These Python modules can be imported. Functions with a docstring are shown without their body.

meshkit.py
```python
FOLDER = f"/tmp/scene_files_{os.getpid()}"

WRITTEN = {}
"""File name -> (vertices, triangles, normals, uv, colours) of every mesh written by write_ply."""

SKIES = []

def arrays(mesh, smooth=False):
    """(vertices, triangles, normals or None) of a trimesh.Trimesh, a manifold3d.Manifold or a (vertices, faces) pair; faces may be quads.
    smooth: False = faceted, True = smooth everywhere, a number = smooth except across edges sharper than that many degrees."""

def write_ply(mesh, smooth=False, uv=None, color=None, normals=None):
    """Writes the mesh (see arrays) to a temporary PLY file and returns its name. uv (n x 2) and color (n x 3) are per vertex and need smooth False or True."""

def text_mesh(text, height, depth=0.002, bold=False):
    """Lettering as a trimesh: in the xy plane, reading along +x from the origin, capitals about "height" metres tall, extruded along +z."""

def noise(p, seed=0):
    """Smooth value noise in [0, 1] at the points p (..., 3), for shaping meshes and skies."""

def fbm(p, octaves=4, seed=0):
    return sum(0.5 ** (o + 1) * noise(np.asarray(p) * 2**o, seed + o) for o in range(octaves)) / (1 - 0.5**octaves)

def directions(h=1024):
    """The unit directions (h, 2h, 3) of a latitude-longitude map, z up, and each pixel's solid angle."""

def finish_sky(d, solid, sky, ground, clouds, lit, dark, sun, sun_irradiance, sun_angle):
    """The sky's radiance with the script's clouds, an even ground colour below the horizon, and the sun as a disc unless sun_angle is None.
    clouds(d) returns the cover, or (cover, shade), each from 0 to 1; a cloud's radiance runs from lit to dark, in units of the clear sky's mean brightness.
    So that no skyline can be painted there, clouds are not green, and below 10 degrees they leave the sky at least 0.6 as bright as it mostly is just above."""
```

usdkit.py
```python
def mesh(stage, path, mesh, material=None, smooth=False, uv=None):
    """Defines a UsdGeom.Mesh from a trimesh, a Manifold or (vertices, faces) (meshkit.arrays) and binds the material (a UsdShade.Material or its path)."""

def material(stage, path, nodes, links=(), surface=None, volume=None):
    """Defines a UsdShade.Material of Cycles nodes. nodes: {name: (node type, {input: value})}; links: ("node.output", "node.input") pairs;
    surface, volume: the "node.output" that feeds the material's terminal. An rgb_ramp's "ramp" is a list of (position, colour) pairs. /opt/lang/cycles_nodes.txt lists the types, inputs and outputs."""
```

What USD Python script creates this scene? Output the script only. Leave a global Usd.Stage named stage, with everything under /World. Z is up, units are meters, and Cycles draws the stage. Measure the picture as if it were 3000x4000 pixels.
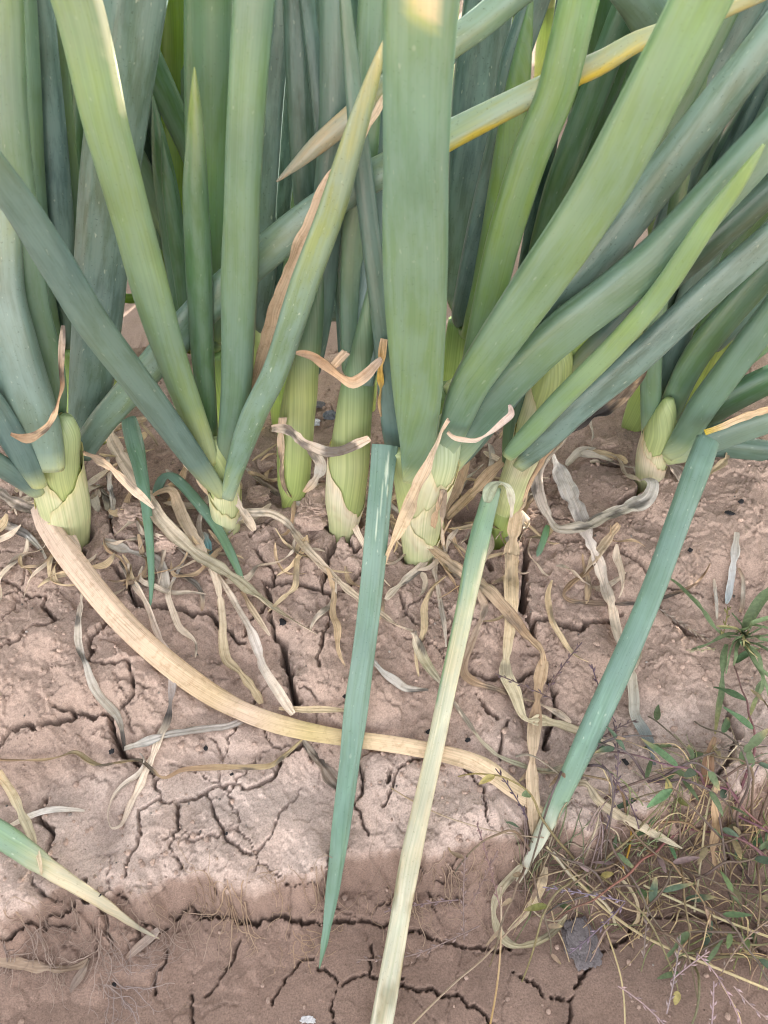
import math, numpy as np, usdkit, meshkit
from pxr import Usd, UsdGeom, UsdLux, UsdShade, Gf, Sdf, Vt
from scipy.interpolate import PchipInterpolator, Akima1DInterpolator
from scipy.spatial import cKDTree
from scipy.ndimage import gaussian_filter1d, gaussian_filter, maximum_filter, map_coordinates

stage = Usd.Stage.CreateInMemory()
UsdGeom.SetStageUpAxis(stage, UsdGeom.Tokens.z)
UsdGeom.SetStageMetersPerUnit(stage, 1.0)
UsdGeom.Xform.Define(stage, '/World')
UsdGeom.Scope.Define(stage, '/World/Looks')
A = np.array; PI = math.pi

# ---------------------------------------------------------------- camera, sky, sun, exposure
CAM = A([0.0, -0.40, 0.42]); PITCH = math.radians(45.0)
FWD = A([0, math.cos(PITCH), -math.sin(PITCH)]); UPV = A([0, math.sin(PITCH), math.cos(PITCH)]); RGT = A([1.0, 0, 0])
EXPOSURE = 3.55
cam = UsdGeom.Camera.Define(stage, '/World/camera')
cam.AddTransformOp().Set(Gf.Matrix4d(*RGT, 0, *UPV, 0, *(-FWD), 0, *CAM, 1))
cam.CreateHorizontalApertureAttr(24.0); cam.CreateVerticalApertureAttr(32.0); cam.CreateFocalLengthAttr(24.0)
cam.CreateClippingRangeAttr(Gf.Vec2f(0.01, 500)); cam.CreateFStopAttr(13.0); cam.CreateFocusDistanceAttr(0.53)
cam.CreateExposureAttr(EXPOSURE)
SUN_EL, SUN_AZ = math.radians(22.0), math.radians(26.0)          # azimuth from +y towards +x
SUN = A([math.sin(SUN_AZ) * math.cos(SUN_EL), math.cos(SUN_AZ) * math.cos(SUN_EL), math.sin(SUN_EL)])
sun = UsdLux.DistantLight.Define(stage, '/World/sun')
sx = np.cross([0, 0, 1.0], SUN); sx /= np.linalg.norm(sx); sy = np.cross(SUN, sx)
sun.AddTransformOp().Set(Gf.Matrix4d(*sx, 0, *sy, 0, *SUN, 0, 0, 0, 5, 1))
sun.CreateIntensityAttr(1.0); sun.CreateAngleAttr(0.53); sun.CreateNormalizeAttr(True); sun.CreateColorAttr(Gf.Vec3f(1, 0.93, 0.82))
dome = UsdLux.DomeLight.Define(stage, '/World/sky')
sky_m = usdkit.material(stage, '/World/Looks/sky', {
    'sky': ('sky_texture', {'sky_type': 'single_scattering', 'sun_disc': False, 'sun_elevation': SUN_EL, 'sun_rotation': SUN_AZ, 'aerosol_density': 2.5, 'air_density': 1.0}),
    'bw': ('rgb_to_bw', {}), 'tone': ('mix_color', {'blend_type': 'multiply', 'fac': 1.0, 'b': (1.0, 0.955, 0.88), 'use_clamp': False}),
    'mx': ('mix_color', {'fac': 0.8}), 'bg': ('background_shader', {'strength': 0.12})},
    [('sky.color', 'bw.color'), ('bw.val', 'tone.a'), ('sky.color', 'mx.a'), ('tone.result', 'mx.b'), ('mx.result', 'bg.color')], surface='bg.background')
UsdShade.MaterialBindingAPI.Apply(dome.GetPrim()).Bind(sky_m)
dome.GetPrim().SetCustomDataByKey('label', 'bright hazy daylight sky above the field'); dome.GetPrim().SetCustomDataByKey('kind', 'structure')

# ---------------------------------------------------------------- pixel rays (photo at 1659 x 2212) used to read positions off the photograph
F = 1659.0; CU, CV = 829.5, 1106.0
def ray(u, v):
    u, v = np.broadcast_arrays(np.asarray(u, float), np.asarray(v, float))
    return FWD + ((u - CU) / F)[..., None] * RGT + ((CV - v) / F)[..., None] * UPV
def at_y(u, v, Y):
    d = ray(u, v); t = (np.asarray(Y, float) - CAM[1]) / d[..., 1]
    return CAM + d * t[..., None], t
def N(x, y, s, seed=0, z=0.0, oct=1):
    p = np.stack(np.broadcast_arrays(np.asarray(x, float) * s + 57.3, np.asarray(y, float) * s + 31.7, np.asarray(z, float) * s + 5.1), -1)
    return (meshkit.noise(p, seed) if oct == 1 else meshkit.fbm(p, oct, seed)) - 0.5
def sstep(x, a, b):
    t = np.clip((np.asarray(x, float) - a) / (b - a), 0, 1); return t * t * (3 - 2 * t)

# ---------------------------------------------------------------- terrain
LIPZ = -0.052
lip_px = A([(-200, 2000), (0, 1984), (75, 1949), (165, 1929), (240, 1939), (325, 1939), (360, 1919), (425, 1879), (475, 1894), (565, 1899), (575, 1879), (645, 1874),
            (715, 1869), (735, 1834), (829, 1845), (930, 1854), (1050, 1834), (1080, 1809), (1150, 1780), (1300, 1790), (1450, 1740), (1659, 1690), (1900, 1680)], float)
_d = ray(lip_px[:, 0], lip_px[:, 1]); _p = CAM + _d * ((LIPZ - CAM[2]) / _d[:, 2])[:, None]
_lx = np.linspace(-.45, .5, 1901); _ly = gaussian_filter1d(np.interp(_lx, _p[:, 0], _p[:, 1]), 9)
def ylip(x): return np.interp(x, _lx, _ly)
def sdist(x, y): return y - ylip(x) - 0.010 * N(x, y, 60, 3) - 0.012 * N(x, y, 25, 4) - 0.005 * N(x, y, 170, 5, oct=2)
def base(x, y):
    x = np.asarray(x, float); y = np.asarray(y, float)
    s = sdist(x, y)
    up = LIPZ + (0.0 - LIPZ) * sstep(s, -0.05, 0.23) * 1.06 - 0.0015
    edge = -0.007 * np.exp(-np.clip(s, 0, 1) / 0.008)                      # rounded brow
    bank = -0.030 * sstep(-s, -0.001, 0.013) - 0.015 * sstep(-s, 0.006, 0.05)
    floor = LIPZ - 0.052
    z = np.where(s > 0, up + edge, np.maximum(LIPZ - 0.0085 + bank, floor))
    far = 0.5 + 0.5 * np.cos((y - 0.02) * 2 * math.pi / 0.92)
    zf = -0.105 + 0.11 * sstep(far, 0.10, 0.62)
    z = np.where(y > 0.1, z + (zf - z) * sstep(y, 0.1, 0.22), z)
    z = np.where(y < -0.42, z + (zf - z) * sstep(-y, 0.42, 0.55), z)
    hill = sstep(s, -0.02, 0.02)
    z = z + 0.020 * N(x, y, 14, 7) * (0.35 + 0.65 * hill) + 0.012 * N(x, y, 38, 8) * (0.2 + 0.8 * hill)
    return z
def gnd(u, v, h=0.0):
    u = np.atleast_1d(np.asarray(u, float)); v = np.atleast_1d(np.asarray(v, float)); h = np.broadcast_to(np.asarray(h, float), u.shape)
    d = ray(u, v); t = np.full(u.shape, 0.25); dt = 0.004; done = np.zeros(u.shape, bool)
    for _ in range(700):
        p = CAM + d * t[:, None]; done |= p[:, 2] < base(p[:, 0], p[:, 1]) + h
        if done.all(): break
        t = np.where(done, t, t + dt)
    lo, hi = t - dt, t.copy()
    for _ in range(14):
        m = (lo + hi) / 2; p = CAM + d * m[:, None]; b = p[:, 2] < base(p[:, 0], p[:, 1]) + h
        hi = np.where(b, m, hi); lo = np.where(b, lo, m)
    return CAM + d * hi[:, None], hi

# cracks read off the photograph: (u, v, width in pixels)
CR = [
 [(0,1617,5),(20,1572,7),(75,1572,9),(125,1562,11),(165,1547,9),(240,1535,11),(245,1580,12),(265,1630,10),(300,1655,6),(340,1680,3)],
 [(165,1547,6),(150,1530,7),(120,1535,4)],
 [(190,1427,5),(200,1377,7),(235,1347,7),(250,1330,3)],[(195,1430,3),(275,1427,4),(285,1460,5),(290,1500,7),(265,1530,6)],
 [(0,1392,3),(40,1387,5),(70,1357,5),(120,1347,6),(95,1312,7),(92,1290,4)],
 [(240,1217,6),(275,1257,10),(285,1302,13),(325,1312,11),(380,1307,11),(430,1322,11),(460,1337,11),(500,1372,9),(530,1387,4)],
 [(570,1252,6),(590,1262,7),(650,1262,7),(695,1277,8),(720,1282,9),(715,1327,6),(705,1367,5),(692,1417,2),(690,1440,1.5)],
 [(695,1277,6),(703,1230,8),(725,1175,12),(748,1145,14)],[(720,1282,6),(750,1270,6),(790,1240,4)],
 [(570,1252,6),(580,1297,6),(550,1337,5),(530,1367,3)],[(550,1185,3),(570,1215,5),(597,1233,4),(590,1262,5)],
 [(580,1297,4),(590,1347,6),(610,1387,11),(620,1432,16),(630,1482,15),(645,1527,12)],
 [(675,1592,9),(655,1607,9),(605,1632,6),(590,1677,5),(535,1702,4),(470,1697,3),(460,1704,4),(385,1734,6),(382,1789,5),(365,1824,4),(370,1854,4),(395,1880,3)],
 [(655,1607,5),(700,1660,6),(735,1705,4)],
 [(325,1665,2),(345,1725,4),(305,1755,4),(300,1810,4),(272,1865,3),(270,1890,2)],[(345,1725,3),(375,1738,3)],
 [(452,1710,2),(455,1740,2),(490,1810,2),(545,1852,2)],
 [(100,1725,6),(90,1775,6),(110,1790,7),(95,1845,5),(115,1860,3)],[(75,1890,3),(85,1920,4),(130,1945,4)],[(180,1905,8),(182,1920,6)],
 [(0,2024,7),(40,1985,6),(150,1960,6),(230,1950,6)],[(90,1998,3),(150,1999,3)],[(225,1965,5),(230,2010,5),(245,2030,3)],
 [(300,1995,4),(345,2005,5),(362,2004,4)],
 [(362,1975,3),(390,1977,5),(415,1965,5),(480,1975,8),(525,1977,9),(555,1985,8),(620,1975,8),(665,1995,8),(700,1989,9),(765,1985,9),(830,2000,8),(915,2016,7),(930,2030,8),(1005,2045,9),(1105,2050,7)],
 [(480,1975,4),(488,1945,5),(470,1920,4)],
 [(1205,2154,9),(1230,2159,9),(1270,2089,10),(1310,2049,10),(1350,2029,11),(1385,1979,8),(1495,1979,9),(1580,1999,10),(1659,2064,9)],
 [(1110,2099,8),(1130,2119,11),(1170,2144,12),(1200,2154,10)],[(1232,2159,7),(1232,2212,7),(1230,2260,6)],
 [(850,2121,5),(880,2131,5),(930,2129,6),(950,2144,4),(1000,2149,5),(1010,2174,4),(1045,2194,3),(1060,2230,2)],
 [(870,2115,4),(830,2114,6),(800,2109,5),(740,2119,6),(720,2159,7),(720,2212,7),(715,2260,6)],[(690,2084,2),(730,2120,3)],[(675,2069,3),(645,2084,4),(610,2129,3),(585,2170,2)],
 [(520,2029,2),(505,2070,3),(480,2104,4),(445,2155,2)],[(370,2050,2),(330,2110,2),(325,2150,2)],[(418,2150,2),(420,2212,3)],[(800,2040,2),(803,2109,3)],
 [(1130,1257,15),(1130,1317,16),(1150,1352,13),(1150,1382,9)],[(1130,1257,10),(1140,1205,9),(1125,1150,9)],
 [(1155,1342,9),(1200,1347,11),(1245,1359,12),(1260,1347,10),(1310,1334,9),(1340,1320,6)],
 [(1180,1467,8),(1200,1502,9),(1190,1550,7),(1175,1587,8),(1175,1617,10)],[(1010,1457,6),(1070,1462,8),(1150,1459,6)],
 [(1030,1497,5),(1050,1527,8),(1075,1557,5)],[(1095,1560,3),(1085,1610,4),(1080,1640,3)],
 [(1420,1312,8),(1455,1337,9),(1495,1372,10),(1530,1382,5)],[(1320,1188,5),(1375,1208,7),(1400,1243,6),(1410,1270,4)],
 [(1575,1530,12),(1585,1570,14),(1600,1592,16)],[(1600,1592,8),(1560,1670,6),(1540,1700,4)],[(1560,1500,6),(1575,1530,8)],
 [(1440,1262,3),(1500,1280,4),(1515,1290,2)],[(845,1668,6),(835,1690,4)],
 [(1340,1100,10),(1375,1065,14),(1395,1050,18)],[(1285,998,16),(1320,1002,18),(1350,1003,14)],
 [(200,1085,8),(235,1105,9),(240,1150,6),(265,1175,8)],[(150,1160,9),(185,1190,6),(180,1220,3)],
 [(990,1160,10),(1040,1190,12),(1060,1230,10)],[(1120,1100,14),(1140,1060,12),(1150,1035,8)],
 [(805,1160,9),(770,1195,7),(745,1148,9)],[(545,1160,5),(575,1140,5),(610,1110,4)],
 [(860,1290,3),(880,1330,3),(900,1360,2)],[(915,1640,4),(860,1668,4),(845,1700,3),(830,1740,2)],[(775,1650,4),(790,1690,4),(770,1740,3),(800,1800,3)],
 [(1000,1660,2),(1040,1700,2),(1050,1780,2)],[(70,1020,6),(95,1050,9),(100,1085,7)],[(0,1248,3),(50,1280,3),(92,1290,3)],[(1555,1800,4),(1570,1850,6),(1560,1890,3)],
]
cp, cw = [], []
for c in CR:
    c = A(c, float); p, t = gnd(c[:, 0], c[:, 1]); w = c[:, 2] * t / F
    L = np.r_[0, np.cumsum(np.linalg.norm(np.diff(p[:, :2], axis=0), axis=1))]; q = np.arange(0, L[-1], 0.0006)
    x, y = np.interp(q, L, p[:, 0]), np.interp(q, L, p[:, 1])
    j = 0.0045; cp.append(np.c_[x + j * N(x, y, 130, 21) + 0.5 * j * N(x, y, 420, 23), y + j * N(x, y, 130, 22) + 0.5 * j * N(x, y, 420, 24)]); cw.append(np.interp(q, L, w))
cp = np.vstack(cp); cw = np.concatenate(cw)
PITS = [(166,1150,46,.012),(487,1136,36,.010),(632,1075,44,.012),(745,1125,52,.012),(905,1186,52,.013),(1084,1145,46,.013),(1405,1028,36,.006),(1395,1045,26,.025),(1020,1110,45,.022),(1050,1160,40,.02),(300,1060,30,.016),(590,1040,40,.018),(700,1090,14,.016)]
def axis(lo, hi, step, far):
    a = np.arange(lo, hi + step / 2, step); g = []; e = step
    s = 0.0
    while s < far: e *= 1.22; s += e; g.append(s)
    g = A(g); return np.r_[(lo - g)[::-1], a, hi + g]
GX, GY = axis(-0.36, 0.36, 0.00095, 70.0), axis(-0.36, 0.30, 0.00095, 70.0)
X, Y = np.meshgrid(GX, GY, indexing='xy'); xf, yf = X.ravel(), Y.ravel()
near = (np.abs(xf) < 0.42) & (yf > -0.42) & (yf < 0.42)
H = base(xf, yf)
S = sdist(xf, yf)
hill = 0.30 + 0.70 * sstep(S, -0.030, -0.012); hill = hill + 0.5 * np.exp(-((S + .008) / .009) ** 2)
brow = sstep(S, -0.004, 0.004) * (1 - sstep(S, 0.04, 0.08))
xn, yn = xf[near], yf[near]
wx, wy = xn + 0.006 * N(xn, yn, 110, 31, oct=3), yn + 0.006 * N(xn, yn, 110, 32, oct=3)
det = 0.0032 * N(wx, wy, 60, 11, oct=2) + 0.0009 * N(wx, wy, 260, 12, oct=3) + 0.0008 * N(xn, yn, 750, 13)
for k, (sc, th, hgt) in enumerate([(32, 0.03, 0.0016), (45, -0.08, 0.0012), (75, 0.10, 0.0010), (26, 0.14, 0.0026)]):   # flaking crust: thin layers with ragged edges
    n = N(xn + 0.004 * N(xn, yn, 420, 76 + k, oct=2), yn + 0.004 * N(xn, yn, 420, 86 + k, oct=2), sc, 41 + k, oct=4); det += hgt * sstep(n, th - 0.004, th + 0.010)
clod = np.abs(N(wx, wy, 160, 51, oct=2)); det += -0.0010 * np.exp(-(clod / 0.014) ** 2) * sstep(N(xn, yn, 22, 52), 0.05, 0.2)
det *= hill[near]
dist, idx = cKDTree(cp).query(np.c_[xn, yn], distance_upper_bound=0.03, workers=-1)
dist = np.minimum(dist, 0.03); w = cw[np.minimum(idx, len(cw) - 1)]
r = dist + (0.0016 * N(xn, yn, 500, 61, oct=3) + 0.0012 * N(xn, yn, 200, 62)) * np.clip(w / 0.0022, 0.35, 1.3)
w = np.maximum(w * np.where(S[near] < -0.02, 0.5, 1.3) * (0.95 + 0.9 * N(xn, yn, 90, 66, oct=2)), 0.0011)
crack = -np.minimum(0.040, 0.001 + 6.0 * w) * (1 - sstep(r, w * 0.26, w * 0.5 + 0.0003)) + 0.0016 * (N(xn, yn, 35, 67) - 0.1) * np.exp(-(np.maximum(dist - w / 2, 0) / 0.004)) * hill[near]
# hairline crazing between the wide cracks
cells = np.random.default_rng(5).uniform([-0.42, -0.42], [0.42, 0.42], (1500, 2)); dd, _ = cKDTree(cells).query(np.c_[wx + 0.004 * N(xn, yn, 300, 63), wy], k=2, workers=-1)
hair = (1 - sstep(dd[:, 1] - dd[:, 0], 0.0003, 0.0022)) * sstep(N(xn, yn, 16, 64, oct=2), 0.03, 0.10)
plain = H.copy(); plain[near] += det
c2 = np.random.default_rng(6).uniform([-0.42, -0.42], [0.42, 0.42], (520, 2)); d2, i2 = cKDTree(c2).query(np.c_[wx + 0.004 * N(xn, yn, 60, 68) + 0.005 * N(xn, yn, 260, 74, oct=2), wy + 0.004 * N(xn, yn, 60, 69) + 0.005 * N(xn, yn, 260, 75, oct=2)], k=2, workers=-1)
fine = (1 - sstep(d2[:, 1] - d2[:, 0] + 0.0008 * N(xn, yn, 500, 70), 0.0002, 0.0013)) * sstep(N(xn, yn, 20, 73, oct=2), 0.07, 0.14)
tilt = np.random.default_rng(9).normal(0, 0.0006, len(c2))[i2[:, 0]]; plain[near] += 0.5 * tilt * hill[near]
H[near] += det + crack - (0.0004 * hair + 0.0040 * fine - 0.5 * tilt) * hill[near]
for u, v, rp, dp in PITS:
    p, t = gnd(u, v); rr = rp * t[0] / F; q = np.hypot(xf - p[0, 0], yf - p[0, 1]) * (1 + 0.5 * N(xf, yf, 120, 71)); H -= dp * (1 - sstep(q, rr * 0.45, rr))
out = ~near; H[out] += 0.02 * N(xf[out], yf[out], 30, 81, oct=2)
nx, ny = len(GX), len(GY)
_ix, _iy = (GX > -0.3601) & (GX < 0.3601), (GY > -0.3601) & (GY < 0.3001)
DT = maximum_filter((plain - base(xf, yf)).reshape(ny, nx)[np.ix_(_iy, _ix)], 5); DT = gaussian_filter(DT, 1.5); _x0, _y0 = GX[_ix][0], GY[_iy][0]
base0 = base
def base(x, y):
    x = np.asarray(x, float); y = np.asarray(y, float); sh = np.broadcast(x, y).shape; a, b = np.broadcast_to(x, sh).ravel(), np.broadcast_to(y, sh).ravel()
    return base0(x, y) + map_coordinates(DT, [(b - _y0) / 0.00095, (a - _x0) / 0.00095], order=1, mode='nearest').reshape(sh)
ii = np.arange(nx * ny).reshape(ny, nx); q = np.c_[ii[:-1, :-1].ravel(), ii[:-1, 1:].ravel(), ii[1:, 1:].ravel(), ii[1:, :-1].ravel()]
Z = H.reshape(ny, nx); gx = np.gradient(Z, GX, axis=1); gy = np.gradient(Z, GY, axis=0)
gn = np.stack([-gx, -gy, np.ones_like(Z)], -1).reshape(-1, 3); gn /= np.linalg.norm(gn, axis=1, keepdims=True)
# moisture: the furrow floor and the foot of the bank are damper, browner soil than the weathered crust of the ridge
moist = np.clip(1 - sstep(S + 0.007 * N(xf, yf, 130, 91, oct=4), -0.0012, 0.0016), 0, 1) * 0.95 + 0.35 * np.clip(N(xf, yf, 18, 92, oct=3) * 3, 0, 1)
moist = np.where(yf > 0.3, 0.3, moist); pale = np.clip(brow * (0.75 + N(xf, yf, 30, 93, oct=3)) + 0.5 * np.clip(N(xf, yf, 13, 94, oct=3) * 2.5, 0, 1), 0, 1)
soil = A([0.40, 0.287, 0.232]) + (A([0.262, 0.178, 0.140]) - A([0.40, 0.287, 0.232])) * np.clip(moist, 0, 1)[:, None]
soil = soil + (A([0.54, 0.43, 0.375]) - soil) * (pale * (1 - np.clip(moist, 0, 1)) * 0.8)[:, None]  # pale dry crust; part of the brow's sky light is put into this colour
soil[near] *= (1 + 0.42 * N(wx, wy, 45, 95, oct=4) + 0.20 * N(wx, wy, 300, 96, oct=2))[:, None]

def prim(path, V, faces, mat, tint=None, uv=None, nrm=None):
    V = np.asarray(V, float); m = UsdGeom.Mesh.Define(stage, path); k = faces.shape[1]
    m.CreatePointsAttr(Vt.Vec3fArray.FromNumpy(V.astype(np.float32)))
    m.CreateFaceVertexCountsAttr(Vt.IntArray.FromNumpy(np.full(len(faces), k, np.int32))); m.CreateFaceVertexIndicesAttr(Vt.IntArray.FromNumpy(faces.astype(np.int32).ravel()))
    m.CreateSubdivisionSchemeAttr('none')
    if nrm is None:
        nrm = np.zeros_like(V); a = V[faces[:, 0]]; fn = np.cross(V[faces[:, 1]] - a, V[faces[:, 2]] - a)
        if k == 4: fn = fn + np.cross(V[faces[:, 2]] - a, V[faces[:, 3]] - a)
        for j in range(k): np.add.at(nrm, faces[:, j], fn)
        ln = np.linalg.norm(nrm, axis=1, keepdims=True); nrm = np.where(ln > 1e-20, nrm / np.maximum(ln, 1e-20), [0, 0, 1.0])
    m.CreateNormalsAttr(Vt.Vec3fArray.FromNumpy(nrm.astype(np.float32))); m.SetNormalsInterpolation('vertex')
    api = UsdGeom.PrimvarsAPI(m)
    if uv is not None: api.CreatePrimvar('st', Sdf.ValueTypeNames.TexCoord2fArray, 'vertex').Set(Vt.Vec2fArray.FromNumpy(np.asarray(uv, np.float32)))
    if tint is not None: api.CreatePrimvar('tint', Sdf.ValueTypeNames.Color3fArray, 'vertex').Set(Vt.Vec3fArray.FromNumpy(np.clip(tint, 0.002, 1).astype(np.float32)))
    UsdShade.MaterialBindingAPI.Apply(m.GetPrim()).Bind(mat)
    return m.GetPrim()

# ---------------------------------------------------------------- materials
def M(name, nodes, links, surface): return usdkit.material(stage, '/World/Looks/' + name, nodes, links, surface=surface)
MUL = {'blend_type': 'multiply', 'fac': 1.0}
soil_m = M('soil', {
    'tint': ('attribute', {'attribute': 'tint'}), 'co': ('texture_coordinate', {}),
    'n1': ('noise_texture', {'scale': 900.0, 'detail': 4.0, 'roughness': 0.65}), 'r1': ('rgb_ramp', {'ramp': [(0.25, (0.6, 0.6, 0.6)), (0.5, (1, 1, 1)), (0.75, (1.32, 1.31, 1.3))]}),
    'm1': ('mix_color', MUL), 'n2': ('noise_texture', {'scale': 330.0, 'detail': 2.0}), 'r2': ('rgb_ramp', {'ramp': [(0.20, (0.35, 0.33, 0.32)), (0.29, (1, 1, 1)), (0.70, (1, 1, 1)), (0.80, (1.35, 1.3, 1.25))]}),
    'm2': ('mix_color', MUL), 'n3': ('noise_texture', {'scale': 130.0, 'detail': 7.0, 'roughness': 0.68}), 'n4': ('noise_texture', {'scale': 1400.0, 'detail': 3.0, 'roughness': 0.7}),
    'b1': ('bump', {'strength': 0.13, 'distance': 0.004}), 'b2': ('bump', {'strength': 0.8, 'distance': 0.0014}),
    'p': ('principled_bsdf', {'roughness': 0.95, 'specular_ior_level': 0.18, 'diffuse_roughness': 0.6})},
    [('co.object', 'n1.vector'), ('co.object', 'n2.vector'), ('co.object', 'n3.vector'), ('co.object', 'n4.vector'), ('n1.fac', 'r1.fac'), ('tint.color', 'm1.a'), ('r1.color', 'm1.b'),
     ('n2.fac', 'r2.fac'), ('m1.result', 'm2.a'), ('r2.color', 'm2.b'), ('m2.result', 'p.base_color'), ('n3.fac', 'b1.height'), ('b1.normal', 'b2.normal'), ('n4.fac', 'b2.height'), ('b2.normal', 'p.normal')], 'p.BSDF')
def leaf_mat(name, bloom, trans, fleck, pale_fleck=0.0, rough=0.36, streak=0.13):
    return M(name, {
        'tint': ('attribute', {'attribute': 'tint'}), 'co': ('texture_coordinate', {}),
        'mp': ('mapping', {'scale': (1100.0 if streak < .2 else 800.0, 6.0, 1.0)}), 'ns': ('noise_texture', {'scale': 1.0, 'detail': 2.0, 'roughness': 0.55}), 'rs': ('rgb_ramp', {'ramp': [(0.3, (1 - streak * 1.25, 1 - streak, 1 - streak * 1.6)), (0.5, (1, 1, 1)), (0.7, (1 + streak, 1 + streak * .9, 1 + streak * .8))]}),
        'm1': ('mix_color', MUL), 'mb': ('mapping', {'scale': (160.0, 28.0, 1.0)}), 'nb': ('noise_texture', {'scale': 1.0, 'detail': 6.0, 'roughness': 0.62}),
        'rb': ('rgb_ramp', {'ramp': [(0.40, (0, 0, 0)), (0.56, (1, 1, 1))]}), 'fb': ('math', {'math_type': 'multiply', 'value2': bloom}), 'm2': ('mix_color', {'b': (0.20, 0.30, 0.275)}),
        'nf': ('noise_texture', {'scale': 620.0, 'detail': 3.0, 'roughness': 0.6}), 'rf': ('rgb_ramp', {'ramp': [(0.27, (1 - fleck,) * 3), (0.38, (1, 1, 1))]}), 'm3': ('mix_color', MUL),
        'mw': ('mapping', {'scale': (520.0, 190.0, 1.0), 'location': (7.0, 3.0, 0.0)}), 'nw': ('noise_texture', {'scale': 1.0, 'detail': 1.0}), 'rw': ('rgb_ramp', {'ramp': [(0.70, (0, 0, 0)), (0.78, (pale_fleck,) * 3)]}), 'm4': ('mix_color', {'b': (0.5, 0.55, 0.42)}),
        'bp': ('bump', {'strength': 0.22, 'distance': 0.0006}),
        'p': ('principled_bsdf', {'roughness': rough, 'specular_ior_level': 0.55, 'sheen_weight': 0.03, 'sheen_roughness': 0.4}),
        'tc': ('mix_color', {**MUL, 'b': (1.75, 1.8, 0.5), 'use_clamp_result': True}), 'tr': ('translucent_bsdf', {}), 'mx': ('mix_closure', {'fac': trans})},
        [('co.UV', 'mp.vector'), ('mp.vector', 'ns.vector'), ('ns.fac', 'rs.fac'), ('tint.color', 'm1.a'), ('rs.color', 'm1.b'), ('co.UV', 'mb.vector'), ('mb.vector', 'nb.vector'), ('nb.fac', 'rb.fac'), ('rb.color', 'fb.value1'),
         ('fb.value', 'm2.fac'), ('m1.result', 'm2.a'), ('co.object', 'nf.vector'), ('nf.fac', 'rf.fac'), ('m2.result', 'm3.a'), ('rf.color', 'm3.b'),
         ('co.UV', 'mw.vector'), ('mw.vector', 'nw.vector'), ('nw.fac', 'rw.fac'), ('m3.result', 'm4.a'), ('rw.color', 'm4.fac'), ('m4.result', 'p.base_color'), ('ns.fac', 'bp.height'), ('bp.normal', 'p.normal'),
         ('m1.result', 'tc.a'), ('tc.result', 'tr.color'), ('p.BSDF', 'mx.closure1'), ('tr.BSDF', 'mx.closure2')], 'mx.closure')
leaf_m = leaf_mat('leaf_waxy', 0.26, 0.20, 0.22, 0.2, streak=0.08)
leafd_m = leaf_mat('leaf_flecked', 0.5, 0.16, 0.45, 0.5, streak=0.09)
leafy_m = leaf_mat('leaf_thin', 0.10, 0.45, 0.05, 0.0)
cut_m = leaf_mat('leaf_cut', 0.30, 0.15, 0.34, 0.45, 0.4)
stem_m = leaf_mat('sheath', 0.0, 0.22, 0.0, 0.0, 0.42, 0.17)
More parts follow.
